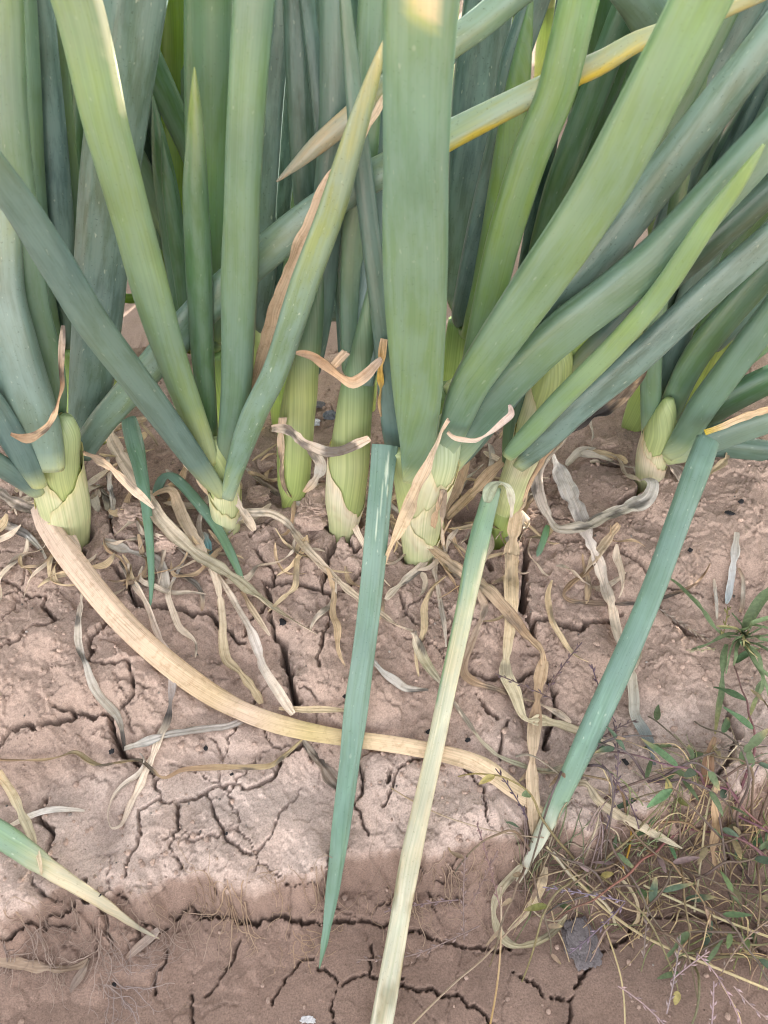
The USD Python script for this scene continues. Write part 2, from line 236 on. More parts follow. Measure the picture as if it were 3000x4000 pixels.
dry_m = M('dry_leaf', {
    'tint': ('attribute', {'attribute': 'tint'}), 'co': ('texture_coordinate', {}), 'mp': ('mapping', {'scale': (1500.0, 22.0, 1.0)}), 'ns': ('noise_texture', {'scale': 1.0, 'detail': 4.0, 'roughness': 0.65}),
    'rs': ('rgb_ramp', {'ramp': [(0.28, (0.66, 0.63, 0.6)), (0.5, (1, 1, 1)), (0.72, (1.2, 1.19, 1.18))]}), 'm1': ('mix_color', MUL), 'bp': ('bump', {'strength': 0.45, 'distance': 0.0009}),
    'nm': ('noise_texture', {'scale': 260.0, 'detail': 5.0, 'roughness': 0.6}), 'rm': ('rgb_ramp', {'ramp': [(0.3, (0.8, 0.76, 0.72)), (0.5, (1, 1, 1))]}), 'm2': ('mix_color', MUL),
    'p': ('principled_bsdf', {'roughness': 0.7, 'specular_ior_level': 0.3}), 'tr': ('translucent_bsdf', {}), 'mx': ('mix_closure', {'fac': 0.25})},
    [('co.UV', 'mp.vector'), ('mp.vector', 'ns.vector'), ('ns.fac', 'rs.fac'), ('tint.color', 'm1.a'), ('rs.color', 'm1.b'), ('co.object', 'nm.vector'), ('nm.fac', 'rm.fac'), ('m1.result', 'm2.a'), ('rm.color', 'm2.b'),
     ('m2.result', 'p.base_color'), ('m2.result', 'tr.color'), ('ns.fac', 'bp.height'), ('bp.normal', 'p.normal'), ('p.BSDF', 'mx.closure1'), ('tr.BSDF', 'mx.closure2')], 'mx.closure')
weed_m = M('weed', {'tint': ('attribute', {'attribute': 'tint'}), 'co': ('texture_coordinate', {}), 'n': ('noise_texture', {'scale': 500.0, 'detail': 3.0}), 'r': ('rgb_ramp', {'ramp': [(0.3, (0.75, 0.75, 0.75)), (0.7, (1.2, 1.2, 1.2))]}), 'm': ('mix_color', MUL),
    'p': ('principled_bsdf', {'roughness': 0.55, 'specular_ior_level': 0.35}), 'tr': ('translucent_bsdf', {}), 'mx': ('mix_closure', {'fac': 0.25})},
    [('co.object', 'n.vector'), ('n.fac', 'r.fac'), ('tint.color', 'm.a'), ('r.color', 'm.b'), ('m.result', 'p.base_color'), ('m.result', 'tr.color'), ('p.BSDF', 'mx.closure1'), ('tr.BSDF', 'mx.closure2')], 'mx.closure')

g = prim('/World/ground', np.c_[xf, yf, H], q, soil_m, soil, None, gn)
g.SetCustomDataByKey('label', 'cracked pinkish brown dried earth of the ridge and its furrow'); g.SetCustomDataByKey('kind', 'structure')

# ---------------------------------------------------------------- naming
used = {}
def num(parent, name):
    k = used.get((parent, name), 0); used[(parent, name)] = k + 1
    return f'{parent}/{name}' + (f'_{k:03d}' if k else '')
def meta(p, label=None, cat=None, group=None, kind=None):
    for k, v in (('label', label), ('category', cat), ('group', group), ('kind', kind)):
        if v: p.SetCustomDataByKey(k, v)
    return p

# ---------------------------------------------------------------- swept shapes
def smooth_path(P, W, step, soft=False, extra=None):
    L = np.r_[0, np.cumsum(np.linalg.norm(np.diff(P, axis=0), axis=1))]; n = max(int(L[-1] / step), 6); s = np.linspace(0, L[-1], n)
    I = (lambda y: Akima1DInterpolator(L, y, axis=0)(s)) if (soft and len(P) > 2) else (lambda y: PchipInterpolator(L, y, axis=0)(s))
    Q = I(P); w = PchipInterpolator(L, W)(s)
    return Q, np.maximum(w, 0.0003), s, L
def frames(Q, hint):
    T = np.gradient(Q, axis=0); T /= np.linalg.norm(T, axis=1, keepdims=True) + 1e-12
    h = np.broadcast_to(np.asarray(hint, float), Q.shape); Sd = np.cross(T, h); ln = np.linalg.norm(Sd, axis=1, keepdims=True)
    Sd = np.where(ln > 1e-4, Sd / np.maximum(ln, 1e-9), [1.0, 0, 0])
    for k in range(1, len(Sd)):
        if (Sd[k] * Sd[k - 1]).sum() < -0.3: Sd[k] *= -1
    return T, Sd, np.cross(Sd, T)
def ringmesh(R, capa=True, capb=True):
    """R: (n, k, 3) rings; returns verts, quads (caps close on a centre point)."""
    n, k, _ = R.shape; V = R.reshape(-1, 3); i = np.arange(n * k).reshape(n, k); j = np.roll(i, -1, 1)
    Fq = np.stack([i[:-1], j[:-1], j[1:], i[1:]], -1).reshape(-1, 4); add = []
    for on, ring in ((capa, 0), (capb, n - 1)):
        if on:
            c = len(V); V = np.vstack([V, R[ring].mean(0)]); a, b = (j, i) if ring == 0 else (i, j)
            add.append(np.c_[np.full(k, c), a[ring], b[ring], b[ring]])
    return V, np.vstack([Fq] + add)
def stops(t, st):
    st = sorted(st, key=lambda a: a[0]); p = [a[0] for a in st]; c = A([a[1] for a in st], float)
    return np.stack([np.interp(t, p, c[:, k]) for k in range(3)], -1)
def tube(P, W, hint=(0, -1, 0.25), flat=0.6, k=18, step=0.004, st=((0, (0.1, 0.2, 0.1)),), groove=0.05, tip=True, cut=False, soft=True, seed=0, twist=0.0, pw=1.0, patches=(), vary=1.0, wob=.05, mott=0.0):
    Q, w, s, L = smooth_path(A(P, float), A(W, float), step, soft)
    if not tip or cut: pass
    w = w * (1 + wob * N(s, 0 * s, 28, seed + 3))
    T, Sd, Nn = frames(Q, hint)
    roll = twist * s / s[-1] + 0.35 * N(s, 0 * s, 9, seed + 9); c, sn = np.cos(roll)[:, None], np.sin(roll)[:, None]
    Sd, Nn = Sd * c + Nn * sn, Nn * c - Sd * sn
    th = np.arange(k) / k * 2 * math.pi; ct, stn = np.cos(th), np.sin(th)
    a = np.sign(ct) * np.abs(ct) ** pw; b = np.sign(stn) * np.abs(stn) ** pw
    rad = 1 + groove * np.cos(4 * th + seed) + groove * 0.5 * np.cos(7 * th + 2 * seed)
    fl = np.broadcast_to(np.asarray(flat(s / s[-1]) if callable(flat) else flat, float), s.shape)
    R = Q[:, None] + (w / 2)[:, None, None] * (Sd[:, None] * (a * rad)[None, :, None] + Nn[:, None] * fl[:, None, None] * (b * rad)[None, :, None])
    t = s / s[-1]
    if cut:                                                             # the cut end shows the hollow inside
        rim = [R[0]]; c0 = R[0].mean(0)
        R = np.concatenate([[c0 + (R[0] - c0) * 0.45 + T[0] * 0.016], [c0 + (R[0] - c0) * 0.86], R]); t = np.r_[0.0, 0.0, t]; s = np.r_[-0.012, -0.001, s]; w = np.r_[w[0] * .5, w[0], w]
    V, Fq = ringmesh(R)
    col = np.repeat(stops(t, st), k, 0)
    uv = np.c_[(np.tile(np.arange(k) / k, len(t)) * np.repeat(w, k) * 2.6), np.repeat(s, k)] + [seed * 0.37, seed * 0.91]
    extra = len(V) - len(uv); uv = np.vstack([uv, uv[:1], uv[-1:]][:1 + extra]); col = np.vstack([col, col[:1], col[-1:]][:1 + extra])
    nz = N(V[:, 0], V[:, 1], 38, seed + 5, V[:, 2], 3); n2 = N(V[:, 0], V[:, 1], 16, seed + 15, V[:, 2], 2)
    col = col * (1 + 0.34 * nz[:, None]) * (1 + vary * n2[:, None] * A([0.5, 0.28, -0.35]))
    if mott:
        mm = sstep(N(uv[:, 0] * 1.6, uv[:, 1] * .55, 70, seed + 40, oct=4) + .3 * N(uv[:, 0], uv[:, 1], 14, seed + 41), .0, .15) * np.clip((np.r_[np.repeat(t, k), np.ones(len(uv) - len(t) * k)] - .25) * 4, 0, 1); col = col + (A([.30, .24, .13]) - col) * (mott * mm)[:, None]
    for t0, th0, dt, dth, pc in patches:
        tt, hh = np.repeat(t, k), np.tile(th, len(t)); dh = np.abs((hh - th0 + math.pi) % (2 * math.pi) - math.pi); q = (np.abs(tt - t0) / dt) ** 2 + (dh / dth) ** 2; q = np.r_[q, np.full(len(V) - len(q), 9.0)]
        m = 1 - sstep(q + 0.8 * N(V[:, 0], V[:, 1], 120, 3, V[:, 2], 2), 0.55, 1.0); col = col + (A(pc) - col) * m[:, None]
    return V, Fq, uv, col
TAN, PALE, GREY, STRAW, BROWN, BLACK = (0.62, 0.45, 0.29), (0.74, 0.61, 0.48), (0.56, 0.49, 0.41), (0.72, 0.56, 0.36), (0.36, 0.24, 0.15), (0.05, 0.042, 0.038)
def ribbon(P, W, up=(0, 0, 1), st=((0, TAN),), mold=0.3, curl=0.25, roll=0.5, seed=0, step=0.0022, thick=0.00035, k=9, ripple=0.13, pinch=1.0):
    Q, w, s, L = smooth_path(A(P, float), A(W, float), step)
    jt = 0.0022 * min(1, s[-1] / .06) * np.sin(np.clip(s / s[-1], 0, 1) * PI)[:, None]; Q = gaussian_filter1d(Q, 0.9, axis=0, mode='nearest') + jt * np.stack([N(s, 0 * s, 85, seed + 31, oct=2), N(s, 0 * s, 85, seed + 32, oct=2), 0.5 * N(s, 0 * s, 85, seed + 33) + 0.25], -1)
    rg = np.random.default_rng(seed + 500); flip = np.zeros_like(s)
    w = w * (1.04 + 0.26 * N(s, 0 * s, 60, seed + 1) + 0.14 * N(s, 0 * s, 160, seed + 2))
    for q in np.arange(0.010, s[-1] - 0.008, 0.022):
        q += rg.uniform(-.010, .014)
        if rg.random() < .35: continue
        w = w * (1 - pinch * rg.uniform(.25, .6) * np.exp(-((s - q) / rg.uniform(.002, .006)) ** 2)); flip += rg.choice([-1, 1]) * rg.uniform(.3, 1.0) * roll * 1.6 / (1 + np.exp(-(s - q) / .0022))
    T, Sd, Nn = frames(gaussian_filter1d(Q, 2.0, axis=0, mode='nearest'), up); Sd = gaussian_filter1d(Sd, 1.5, axis=0); Sd /= np.linalg.norm(Sd, axis=1, keepdims=True); Nn = np.cross(Sd, T)
    ro = flip - flip.mean() + roll * 2.2 * N(s, 0 * s, 34, seed + 3) + roll * 1.2 * N(s, 0 * s, 90, seed + 4); c, sn = np.cos(ro)[:, None], np.sin(ro)[:, None]
    Sd, Nn = Sd * c + Nn * sn, Nn * c - Sd * sn
    x = np.linspace(-1, 1, k); cu = curl * (0.6 + 2.2 * N(s, 0 * s, 45, seed + 5))
    z = cu[:, None] * (x[None] ** 2 - 0.3) + ripple * np.sin(x[None] * 7.0 + 6 * N(s, 0 * s, 22, seed + 6)[:, None]) + 0.12 * N(np.tile(x, (len(s), 1)) * 0.02, np.repeat(s[:, None], k, 1), 120, seed + 8)
    ea = 1 + 0.30 * N(s, 0 * s, 70, seed + 21, oct=2); eb = 1 + 0.30 * N(s, 0 * s, 70, seed + 22, oct=2); xx = np.where(x[None] < 0, x[None] * ea[:, None], x[None] * eb[:, None])
    mid = Q[:, None] + (w / 2)[:, None, None] * (Sd[:, None] * xx[:, :, None] * np.sqrt(np.maximum(1 - (0.6 * cu[:, None, None]) ** 2, 0.3)) + Nn[:, None] * z[:, :, None])
    e = (thick / 2) * np.sqrt(np.maximum(1 - x ** 2, 0.05))[None, :, None]
    R = np.concatenate([mid + Nn[:, None] * e, (mid - Nn[:, None] * e)[:, ::-1]], 1)
    V, Fq = ringmesh(R); t = s / s[-1]; kk = 2 * k
    col = np.repeat(stops(t, st), kk, 0); xs = np.r_[x, x[::-1]]
    uv = np.c_[np.tile(xs, len(s)) * np.repeat(w, kk) / 2, np.repeat(s, kk)] + [seed * 0.37, seed * 0.91]
    uv = np.vstack([uv, uv[:1], uv[-1:]]); col = np.vstack([col, col[:1], col[-1:]])
    n1 = N(uv[:, 0] * 2.0, uv[:, 1], 75, seed + 11, oct=4); n2 = N(uv[:, 0], uv[:, 1], 30, seed + 12, oct=3)
    m = sstep(n1 + 0.25 * n2, 0.15 - 0.28 * mold, 0.24 - 0.28 * mold) * min(1, mold * 2.5)
    col = col * (1 + 0.35 * n2[:, None]); col = col + (A(BLACK) * 1.6 - col) * (0.8 * m)[:, None]
    return V, Fq, uv, col
def put(parent, name, mat, mesh, off=None, label=None):
    V, Fq, uv, col = mesh
    p = prim(num(parent, name), V - off if off is not None else V, Fq, mat, col, uv)
    if label: p.SetCustomDataByKey('label', label)
    return p
def xf_at(name, pos):
    path = num('/World', name); x = UsdGeom.Xform.Define(stage, path); x.AddTranslateOp().Set(Gf.Vec3d(*map(float, pos))); return path
def lay(pts, lift=0.003):
    """(u, v, width[, lift]) pixels lying on the soil -> points and widths in metres"""
    u = A([p[0] for p in pts], float); v = A([p[1] for p in pts], float); w = A([p[2] for p in pts], float); h = A([p[3] if len(p) > 3 else lift for p in pts], float)
    uu, P, t = u, *gnd(u, v, h); return P, w * t / F
def densify(pts, lift, n=14):
    """follow the soil between the read points"""
    a = A([(p[0], p[1], p[2], p[3] if len(p) > 3 else lift) for p in pts], float); L = np.r_[0, np.cumsum(np.hypot(*np.diff(a[:, :2], axis=0).T))]
    q = np.unique(np.r_[L, np.arange(0, L[-1], n)]); b = PchipInterpolator(L, a)(q); return [tuple(x) for x in b]

# ---------------------------------------------------------------- onion plants
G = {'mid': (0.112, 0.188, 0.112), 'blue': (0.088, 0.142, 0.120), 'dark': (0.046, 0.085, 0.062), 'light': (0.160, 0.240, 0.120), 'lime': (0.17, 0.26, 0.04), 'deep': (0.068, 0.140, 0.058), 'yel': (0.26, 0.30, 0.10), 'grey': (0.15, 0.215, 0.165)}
SB = (0.46, 0.50, 0.25)
class Plant:
    def __init__(s, label, u, v, name='onion_plant', group=None, pos=None):
        p = gnd(u, v)[0][0] if pos is None else A(pos); s.base = p - [0, 0, 0.004]; s.Y = p[1]; s.path = xf_at(name, s.base); s.k = 0; s.seed = (hash_(label) % 97)
        meta(stage.GetPrimAtPath(s.path), label, 'onion', group or 'onion plants of the front row')
    def world(s, pts, Y0, Y1):
        a = A([(p[0], p[1]) for p in pts], float); L = np.r_[0, np.cumsum(np.hypot(*np.diff(a, axis=0).T))]; Y = Y0 + (Y1 - Y0) * L / L[-1]
        P, t = at_y(a[:, 0], a[:, 1], Y); return P, A([p[2] for p in pts], float) * t / F
    def leaf(s, pts, Y0, Y1=None, tone='mid', ext=0.0, base=True, tipc=None, mat=None, flat=0.62, st=None, label=None, pw=0.9, bp=0.10, **kw):
        s.k += 1; P, W = s.world(pts, Y0, Y0 if Y1 is None else Y1); c = A(G[tone] if isinstance(tone, str) else tone)
        if ext:
            d = P[-1] - P[-2]; d /= np.linalg.norm(d); up = A([0, 0.05, 1.0])
            for f in (0.25, 0.5, 0.75, 0.93, 1.0):
                dd = d + (up - d) * 0.25 * f; P = np.vstack([P, P[len(pts) - 1] + dd * ext * f]); W = np.r_[W, W[len(pts) - 1] * (1 - f ** 1.6) + 0.0006]
        if st is None:
            st = ([(0, SB), (bp * 0.45, A(SB) * 0.55 + c * 0.5), (bp * 1.25, c)] if base else [(0, c)]) + [(0.55, c * A([1.06, 1.06, 1.0]))]
            st += [(1.0, c * A([1.15, 1.12, .95]))] if tipc is None else [(0.75, c), (0.93, A(tipc) * 0.6 + c * 0.4), (1, tipc)]  # upper end tinted lighter and yellower, standing in for sun glowing through
        return put(s.path, 'leaf', mat or leaf_m, tube(P, W, flat=flat, st=st, seed=s.seed + 7 * s.k, pw=pw, **kw), s.base, label)
    def stem(s, pts, Y0, Y1=None, col=None, name='stem', label=None, **kw):
        s.k += 1; P, W = s.world(pts, Y0, Y0 if Y1 is None else Y1); d0 = P[0] - P[1]; P = np.vstack([P[0] + d0 / np.linalg.norm(d0) * .022, P]); W = np.r_[W[0] * .92, W]; s.axis = s.axis if name == 'shoot' else (P, W)
        col = col or [(0, (0.40, 0.44, 0.18)), (0.12, (0.36, 0.44, 0.13)), (0.6, (0.42, 0.48, 0.22)), (1, (0.36, 0.43, 0.22))]
        kw = {**dict(flat=0.92, k=26, step=0.003, groove=0.008, wob=.0), **kw}
        return put(s.path, name, stem_m, tube(P, W, st=col, seed=s.seed + 7 * s.k, **kw), s.base, label)
    def sheath(s, t0, t1, ang=0.0, deep=0.35, off=0.0006, c0=(0.44, 0.49, 0.25), c1=(0.60, 0.60, 0.40), dirt=True, flare=0.0):
        """a papery sheath hugging the stem, its torn mouth cut down on the side ang (0 = towards the viewer, + = right)"""
        s.k += 1; Q, w, ss, L = smooth_path(*s.axis, 0.0012, True); T, Sd, Nn = frames(Q, (0, -1, 0.25)); m = len(Q) - 1; n = 36; k = 44
        th = np.linspace(-PI, PI, k); sd0 = s.k * 7 + s.seed; dth = (th - ang + PI) % (2 * PI) - PI
        top = t1 - (t1 - t0) * deep * (1 - np.abs(dth) / PI) ** 1.1 + (t1 - t0) * (0.16 * N(np.cos(th), np.sin(th), 2.2, sd0, oct=3) + 0.05 * N(np.cos(th), np.sin(th), 9, sd0 + 1)); top = np.clip(top, t0 + .02, 1.0)
        R = []; IN = []
        for i in range(n):
            q = i / (n - 1); f = (t0 + (top - t0) * q) * m; i0 = np.clip(f.astype(int), 0, m - 1); fr = (f - i0)[:, None]
            c = Q[i0] * (1 - fr) + Q[i0 + 1] * fr; ww = (w[i0] * (1 - fr[:, 0]) + w[i0 + 1] * fr[:, 0]); dr = Sd[i0] * np.sin(th)[:, None] + Nn[i0] * np.cos(th)[:, None] * .92
            wr = 0.0003 * N(np.cos(th), np.sin(th) , 6, sd0 + 2, q * .5, 2); rad = ww / 2 * 1.012 + off * min(1, q * 4) + wr * min(1, q * 3) + (flare + 0.0007 * np.clip(N(np.cos(th), np.sin(th), 3, sd0 + 3) * 3, 0, 1)) * q ** 6
            R.append(c + dr * rad[:, None]); IN.append(c + dr * (rad - 0.00025)[:, None])
        full = np.concatenate([A(R), A(IN)[:, ::-1]], 1); V, Fq = ringmesh(full, False, False); o0 = (n - 1) * 2 * k; jj = np.arange(k - 1)
        Fq = np.vstack([Fq, np.c_[o0 + jj, o0 + jj + 1, o0 + 2 * k - 2 - jj, o0 + 2 * k - 1 - jj]]); t = np.repeat(np.arange(n) / (n - 1), 2 * k)
        st = [(0, (.36, .36, .17) if dirt and t0 < .1 else c0), (.06, A(c0) * [1, .96, .9]), (0.55, A(c0) * 0.6 + A(c1) * 0.4), (0.9, c1), (1, A(c1) * [1.02, .96, .88])]
        col = stops(t, st); nz = N(V[:, 0], V[:, 1], 120, sd0, V[:, 2], 3); brown = sstep(N(V[:, 0], V[:, 1], 260, sd0 + 4, V[:, 2] * .3, 3) + .25 * t - .1, .16, .3)
        col = col * (1 + .3 * nz[:, None]); col = col + (A([.45, .33, .2]) - col) * (.3 * brown)[:, None]
        uv = np.c_[np.tile(np.r_[th, th[::-1]], n) * 0.012, V[:, 2]] + s.k
        return put(s.path, 'sheath', stem_m, (V, Fq, uv, col), s.base)
    def dry(s, pts, Y0, Y1=None, st=((0, TAN), (1, PALE)), label=None, **kw):
        s.k += 1; P, W = s.world(pts, Y0, Y0 if Y1 is None else Y1)
        return put(s.path, 'dry_leaf', dry_m, ribbon(P, W, up=(0, -1, 0.5), st=st, seed=s.seed + 5 * s.k, **{**dict(curl=.55, roll=.8), **kw}), s.base, label)
def hash_(t):
    h = 7
    for ch in t: h = (h * 31 + ord(ch)) % 1000003
    return h

a = Plant('pale broad-stemmed onion plant at the left edge, with brown withered wrap round its widest leaf', 150, 1158)
a.stem([(150,1160,72),(138,1100,96),(125,1040,104),(124,985,92),(140,930,64),(144,900,26)], a.Y)
a.sheath(0, .82, -.8, .62, .0022)
a.sheath(.1, .97, .9, .55, .0008)
a.leaf([(108,1010,66),(85,930,98),(55,850,120),(25,740,117),(4,608,98),(0,400,92),(-5,200,90),(0,-20,90)], a.Y - .016, a.Y + .03, 'grey', .18, bp=.03, mat=leafd_m)
a.leaf([(112,930,50),(100,800,82),(68,650,78),(50,480,74),(30,300,72),(18,0,70)], a.Y + .012, tone='mid', ext=.15, bp=.03)
a.leaf([(178,965,50),(190,880,82),(205,740,102),(218,575,110),(240,350,120),(290,0,132),(298,-50,134)], a.Y + .05, a.Y + .045, 'blue', .16, bp=.05, mat=leafd_m)
a.leaf([(85,1050,34),(35,960,58),(-30,860,64),(-110,760,60)], a.Y - .022, tone='blue', ext=.1, bp=.06)
a.leaf([(80,1066,36),(15,1015,52),(-60,975,52),(-150,940,46)], a.Y - .016, a.Y - .04, 'blue', .1, bp=.06)
a.leaf([(175,980,50),(240,890,58),(330,790,66),(420,690,74),(560,560,76),(700,448,72),(829,368,66),(1000,278,58),(1180,188,52),(1290,140,50),(1390,85,42),(1520,40,34),(1670,-14,14)], a.Y + .026, a.Y + .026, base=False, mat=leafd_m,
       st=[(0, G['blue']), (.3, G['mid']), (.2, (.15, .225, .14)), (.45, (.16, .235, .155)), (.55, G['grey']), (.66, (.18, .25, .14)), (.76, (.24, .28, .15)), (.82, (.34, .32, .14)), (.92, (.42, .34, .08)), (1, (.44, .34, .12))], patches=[(.70, .55, .11, .75, (.44, .36, .06)), (.86, .55, .07, 1.0, (.50, .38, .05))], label='long leaf bent across the row, its end turned yellow')
a.dry([(20,936,10),(65,948,20),(110,918,18),(130,858,13),(132,808,12),(135,758,16),(137,700,8)], a.Y - .036, a.Y - .012, st=((0, BROWN), (.4, TAN), (.6, BROWN), (1, GREY)), mold=.4)
a.dry([(178,975,14),(210,990,18),(250,1020,20),(290,1060,20),(318,1084,12),(334,1100,4)], a.Y - .006, a.Y - .03)

b = Plant('slim-stemmed onion plant with leaves spread in a fan, left of the centre', 487, 1142)
b.stem([(490,1146,46),(487,1085,60),(480,1025,66),(470,978,54),(464,948,22)], b.Y)
b.sheath(0, .80, .6, .55, .0016)
b.sheath(.1, .97, -.7, .45, .0005)
b.leaf([(482,1072,26),(448,1030,46),(400,965,58),(300,830,70),(200,698,78),(145,608,78),(60,470,80),(-40,330,80),(-130,220,78)], b.Y - .010, b.Y - .075, 'blue', .12, bp=.08)
b.leaf([(455,1000,36),(428,930,52),(380,800,66),(320,608,82),(275,440,86),(236,300,94),(165,0,108),(150,-50,110)], b.Y - .006, b.Y - .02, 'light', .18, bp=.09, patches=[(.56, .15, .09, .55, (.56, .56, .40))])
b.leaf([(462,960,20),(446,860,40),(436,740,50),(430,608,56),(422,430,54),(422,300,40),(421,210,22),(420,145,3)], b.Y + .008, tone='deep', bp=.06, tipc=(.19, .25, .07), flat=.7)
b.leaf([(482,1050,40),(498,960,58),(512,800,66),(517,608,78),(524,400,78),(534,200,82),(548,0,88),(552,-50,88)], b.Y, b.Y - .01, 'mid', .2, bp=.09)
b.leaf([(492,1075,28),(512,1000,44),(545,905,56),(600,790,58),(660,608,62),(722,440,60),(770,280,48),(805,170,32),(836,72,3)], b.Y - .012, b.Y - .024, 'light', bp=.05, mat=leafd_m, st=[(0, SB), (.04, (.26, .32, .16)), (.12, G['mid']), (.5, (.15, .225, .12)), (.72, (.19, .25, .11)), (.9, (.28, .28, .12)), (1, (.40, .33, .16))])
b.dry([(548,848,16),(575,760,34),(592,700,38),(625,600,36),(680,480,40),(722,385,36),(748,345,12)], b.Y + .012, b.Y - .006, st=((0, (.50, .40, .28)), (.5, (.58, .45, .31)), (1, (.62, .48, .35))), mold=.02, curl=.6, roll=.10, pinch=.15, ripple=.05, label='tan withered leaf standing among the green ones')
b.dry([(750,340,16),(790,280,22),(820,230,20),(830,200,5)], b.Y + .0, mold=.1)
b.dry([(492,1128,14),(470,1090,16),(430,1030,20),(390,980,22),(350,930,18),(330,900,10)], b.Y + .004, b.Y + .03)
b.dry([(508,1060,10),(520,1100,18),(540,1130,20),(550,1148,8)], b.Y - .004, b.Y - .01, st=((0, GREY), (1, PALE)))

c = Plant('ribbed yellow-green stem with a grey withered strip hanging down its right side', 632, 1082)
c.stem([(632,1084,48),(634,1040,70),(637,958,78),(648,860,74),(660,790,60),(678,700,42),(690,630,20),(696,590,4)], c.Y, c.Y + .01, col=[(0, (.30, .37, .12)), (.25, (.40, .46, .16)), (.5, (.42, .46, .22)), (.8, G['mid']), (1, G['mid'])])
c.leaf([(668,800,48),(690,640,66),(702,520,64),(716,400,72),(730,200,80),(732,-30,84)], c.Y + .012, c.Y + .03, 'blue', .2, base=False)
c.leaf([(650,840,40),(660,700,52),(680,560,50),(660,400,56),(650,200,60),(640,-30,60)], c.Y + .03, c.Y + .06, 'dark', .2, base=False)
c.dry([(585,926,14),(620,928,24),(660,958,28),(700,976,24),(735,976,20),(770,960,22),(800,945,12)], c.Y - .028, c.Y - .05, st=((0, PALE), (.5, GREY), (1, PALE)), mold=.45)
c.dry([(648,950,12),(672,975,22),(692,1005,24),(680,1040,22),(655,1064,8)], c.Y - .022, c.Y - .016, st=((0, PALE), (.6, (.52, .50, .46)), (1, TAN)), mold=.35)
c.dry([(612,900,20),(606,960,16),(612,1040,12),(630,1075,8)], c.Y - .01, st=((0, PALE), (1, TAN)))

d = Plant('thick ribbed stem in the middle, its leaf collar bound by a curled dry strip', 745, 1130)
d.stem([(742,1134,60),(746,1080,82),(753,1008,88),(762,920,80),(773,833,72),(782,770,54),(790,710,40),(797,650,22),(802,600,5)], d.Y, d.Y + .01, col=[(0, (.28, .36, .08)), (.14, (.36, .44, .14)), (.4, (.38, .43, .24)), (.7, G['mid']), (1, G['mid'])])
d.sheath(0, .45, .9, .6, .0006, c0=(.42, .46, .22), c1=(.66, .60, .50))
d.leaf([(786,830,46),(798,720,58),(806,608,60),(815,400,56),(850,150,56)], d.Y + .000, d.Y + .075, 'blue', .2, base=False)
d.leaf([(760,800,44),(758,680,50),(762,540,52),(790,300,60),(805,-30,62)], d.Y + .02, d.Y + .05, 'mid', .2, base=False)
d.leaf([(742,760,24),(738,620,32),(730,480,34),(700,330,32),(680,150,34)], d.Y + .04, d.Y + .07, 'dark', .2, base=False)
d.dry([(636,762,8),(672,768,24),(705,786,28),(735,812,24),(762,828,26),(785,815,24),(808,792,26),(826,772,10)], d.Y - .034, d.Y - .03, st=((0, BROWN), (.5, TAN), (1, (.42, .34, .27))), mold=.12, curl=.5)
d.dry([(712,800,12),(738,772,22),(752,756,20),(745,765,14)], d.Y - .016, mold=.1)
d.dry([(826,900,12),(822,830,20),(830,730,14)], d.Y - .006, st=((0, TAN), (.5, (.55, .38, .08)), (1, TAN)), mold=.1)

e = Plant('stout pale-sheathed onion plant in the centre carrying the broadest upright leaf', 906, 1192)
e.stem([(906,1196,56),(909,1150,72),(913,1100,84),(926,1045,96),(944,990,94),(962,930,70),(972,895,30)], e.Y, col=[(0, (.36, .42, .14)), (.2, (.44, .50, .22)), (.6, (.52, .56, .34)), (1, (.42, .48, .26))])
e.sheath(0, .60, .9, .6, .0024, c0=(.44, .50, .24), c1=(.68, .64, .50))
e.sheath(.10, .82, -.8, .55, .0013, c0=(.48, .53, .29), c1=(.66, .64, .48))
e.sheath(.3, .95, .6, .45, .0004, c0=(.50, .55, .32), c1=(.66, .64, .48), dirt=False)
e.stem([(899,1165,38),(886,1110,46),(876,1060,44),(868,1015,38),(860,975,30)], e.Y - .004, name='shoot')
e.leaf([(884,1040,30),(894,1000,56),(902,940,82),(902,808,116),(898,608,140),(900,300,148),(912,0,166),(916,-60,168)], e.Y - .014, e.Y - .03, 'mid', .2, bp=.03, flat=.5, pw=.72, groove=.035, patches=[(.590, PI / 2 - .1, .045, .36, (.66, .50, .30)), (.60, PI / 2, .07, .40, (.30, .33, .12))][::-1])  # tan scorch; transmitted sunlight is also put into the yellow-green tint
e.leaf([(962,985,34),(980,925,66),(1030,808,92),(1110,690,106),(1190,575,116),(1300,408,126),(1400,222,132),(1515,0,134),(1545,-60,134)], e.Y - .006, e.Y - .03, (.120, .198, .102), .2, bp=.05, flat=.55)
e.leaf([(980,1010,30),(1012,950,58),(1050,890,76),(1130,798,88),(1230,706,94),(1330,630,94),(1450,528,98),(1560,410,100),(1680,280,100),(1760,180,98)], e.Y + .004, e.Y - .004, (.098, .172, .112), .2, bp=.06, flat=.55)
e.leaf([(870,1030,34),(850,930,50),(838,820,48),(826,700,46),(800,500,44)], e.Y + .012, e.Y + .03, 'blue', .15, base=False)
e.leaf([(985,990,40),(1040,870,64),(1090,790,74),(1180,668,88),(1280,562,88),(1380,442,88),(1530,250,84),(1680,60,82)], e.Y + .024, e.Y + .02, 'blue', .18, bp=.05, mat=leafd_m)
e.leaf([(960,1010,34),(1000,980,44),(1045,930,42),(1110,850,40),(1180,760,42)], e.Y + .016, e.Y + .03, 'blue', .1, base=False)
e.dry([(970,905,26),(958,925,30),(930,993,28),(905,1050,24),(880,1108,28),(850,1170,22),(830,1215,16),(815,1258,4)], e.Y - .028, e.Y - .056, st=((0, PALE), (.4, (.58, .46, .32)), (1, STRAW)), mold=.15, label='straw-coloured strip hanging off the collar')
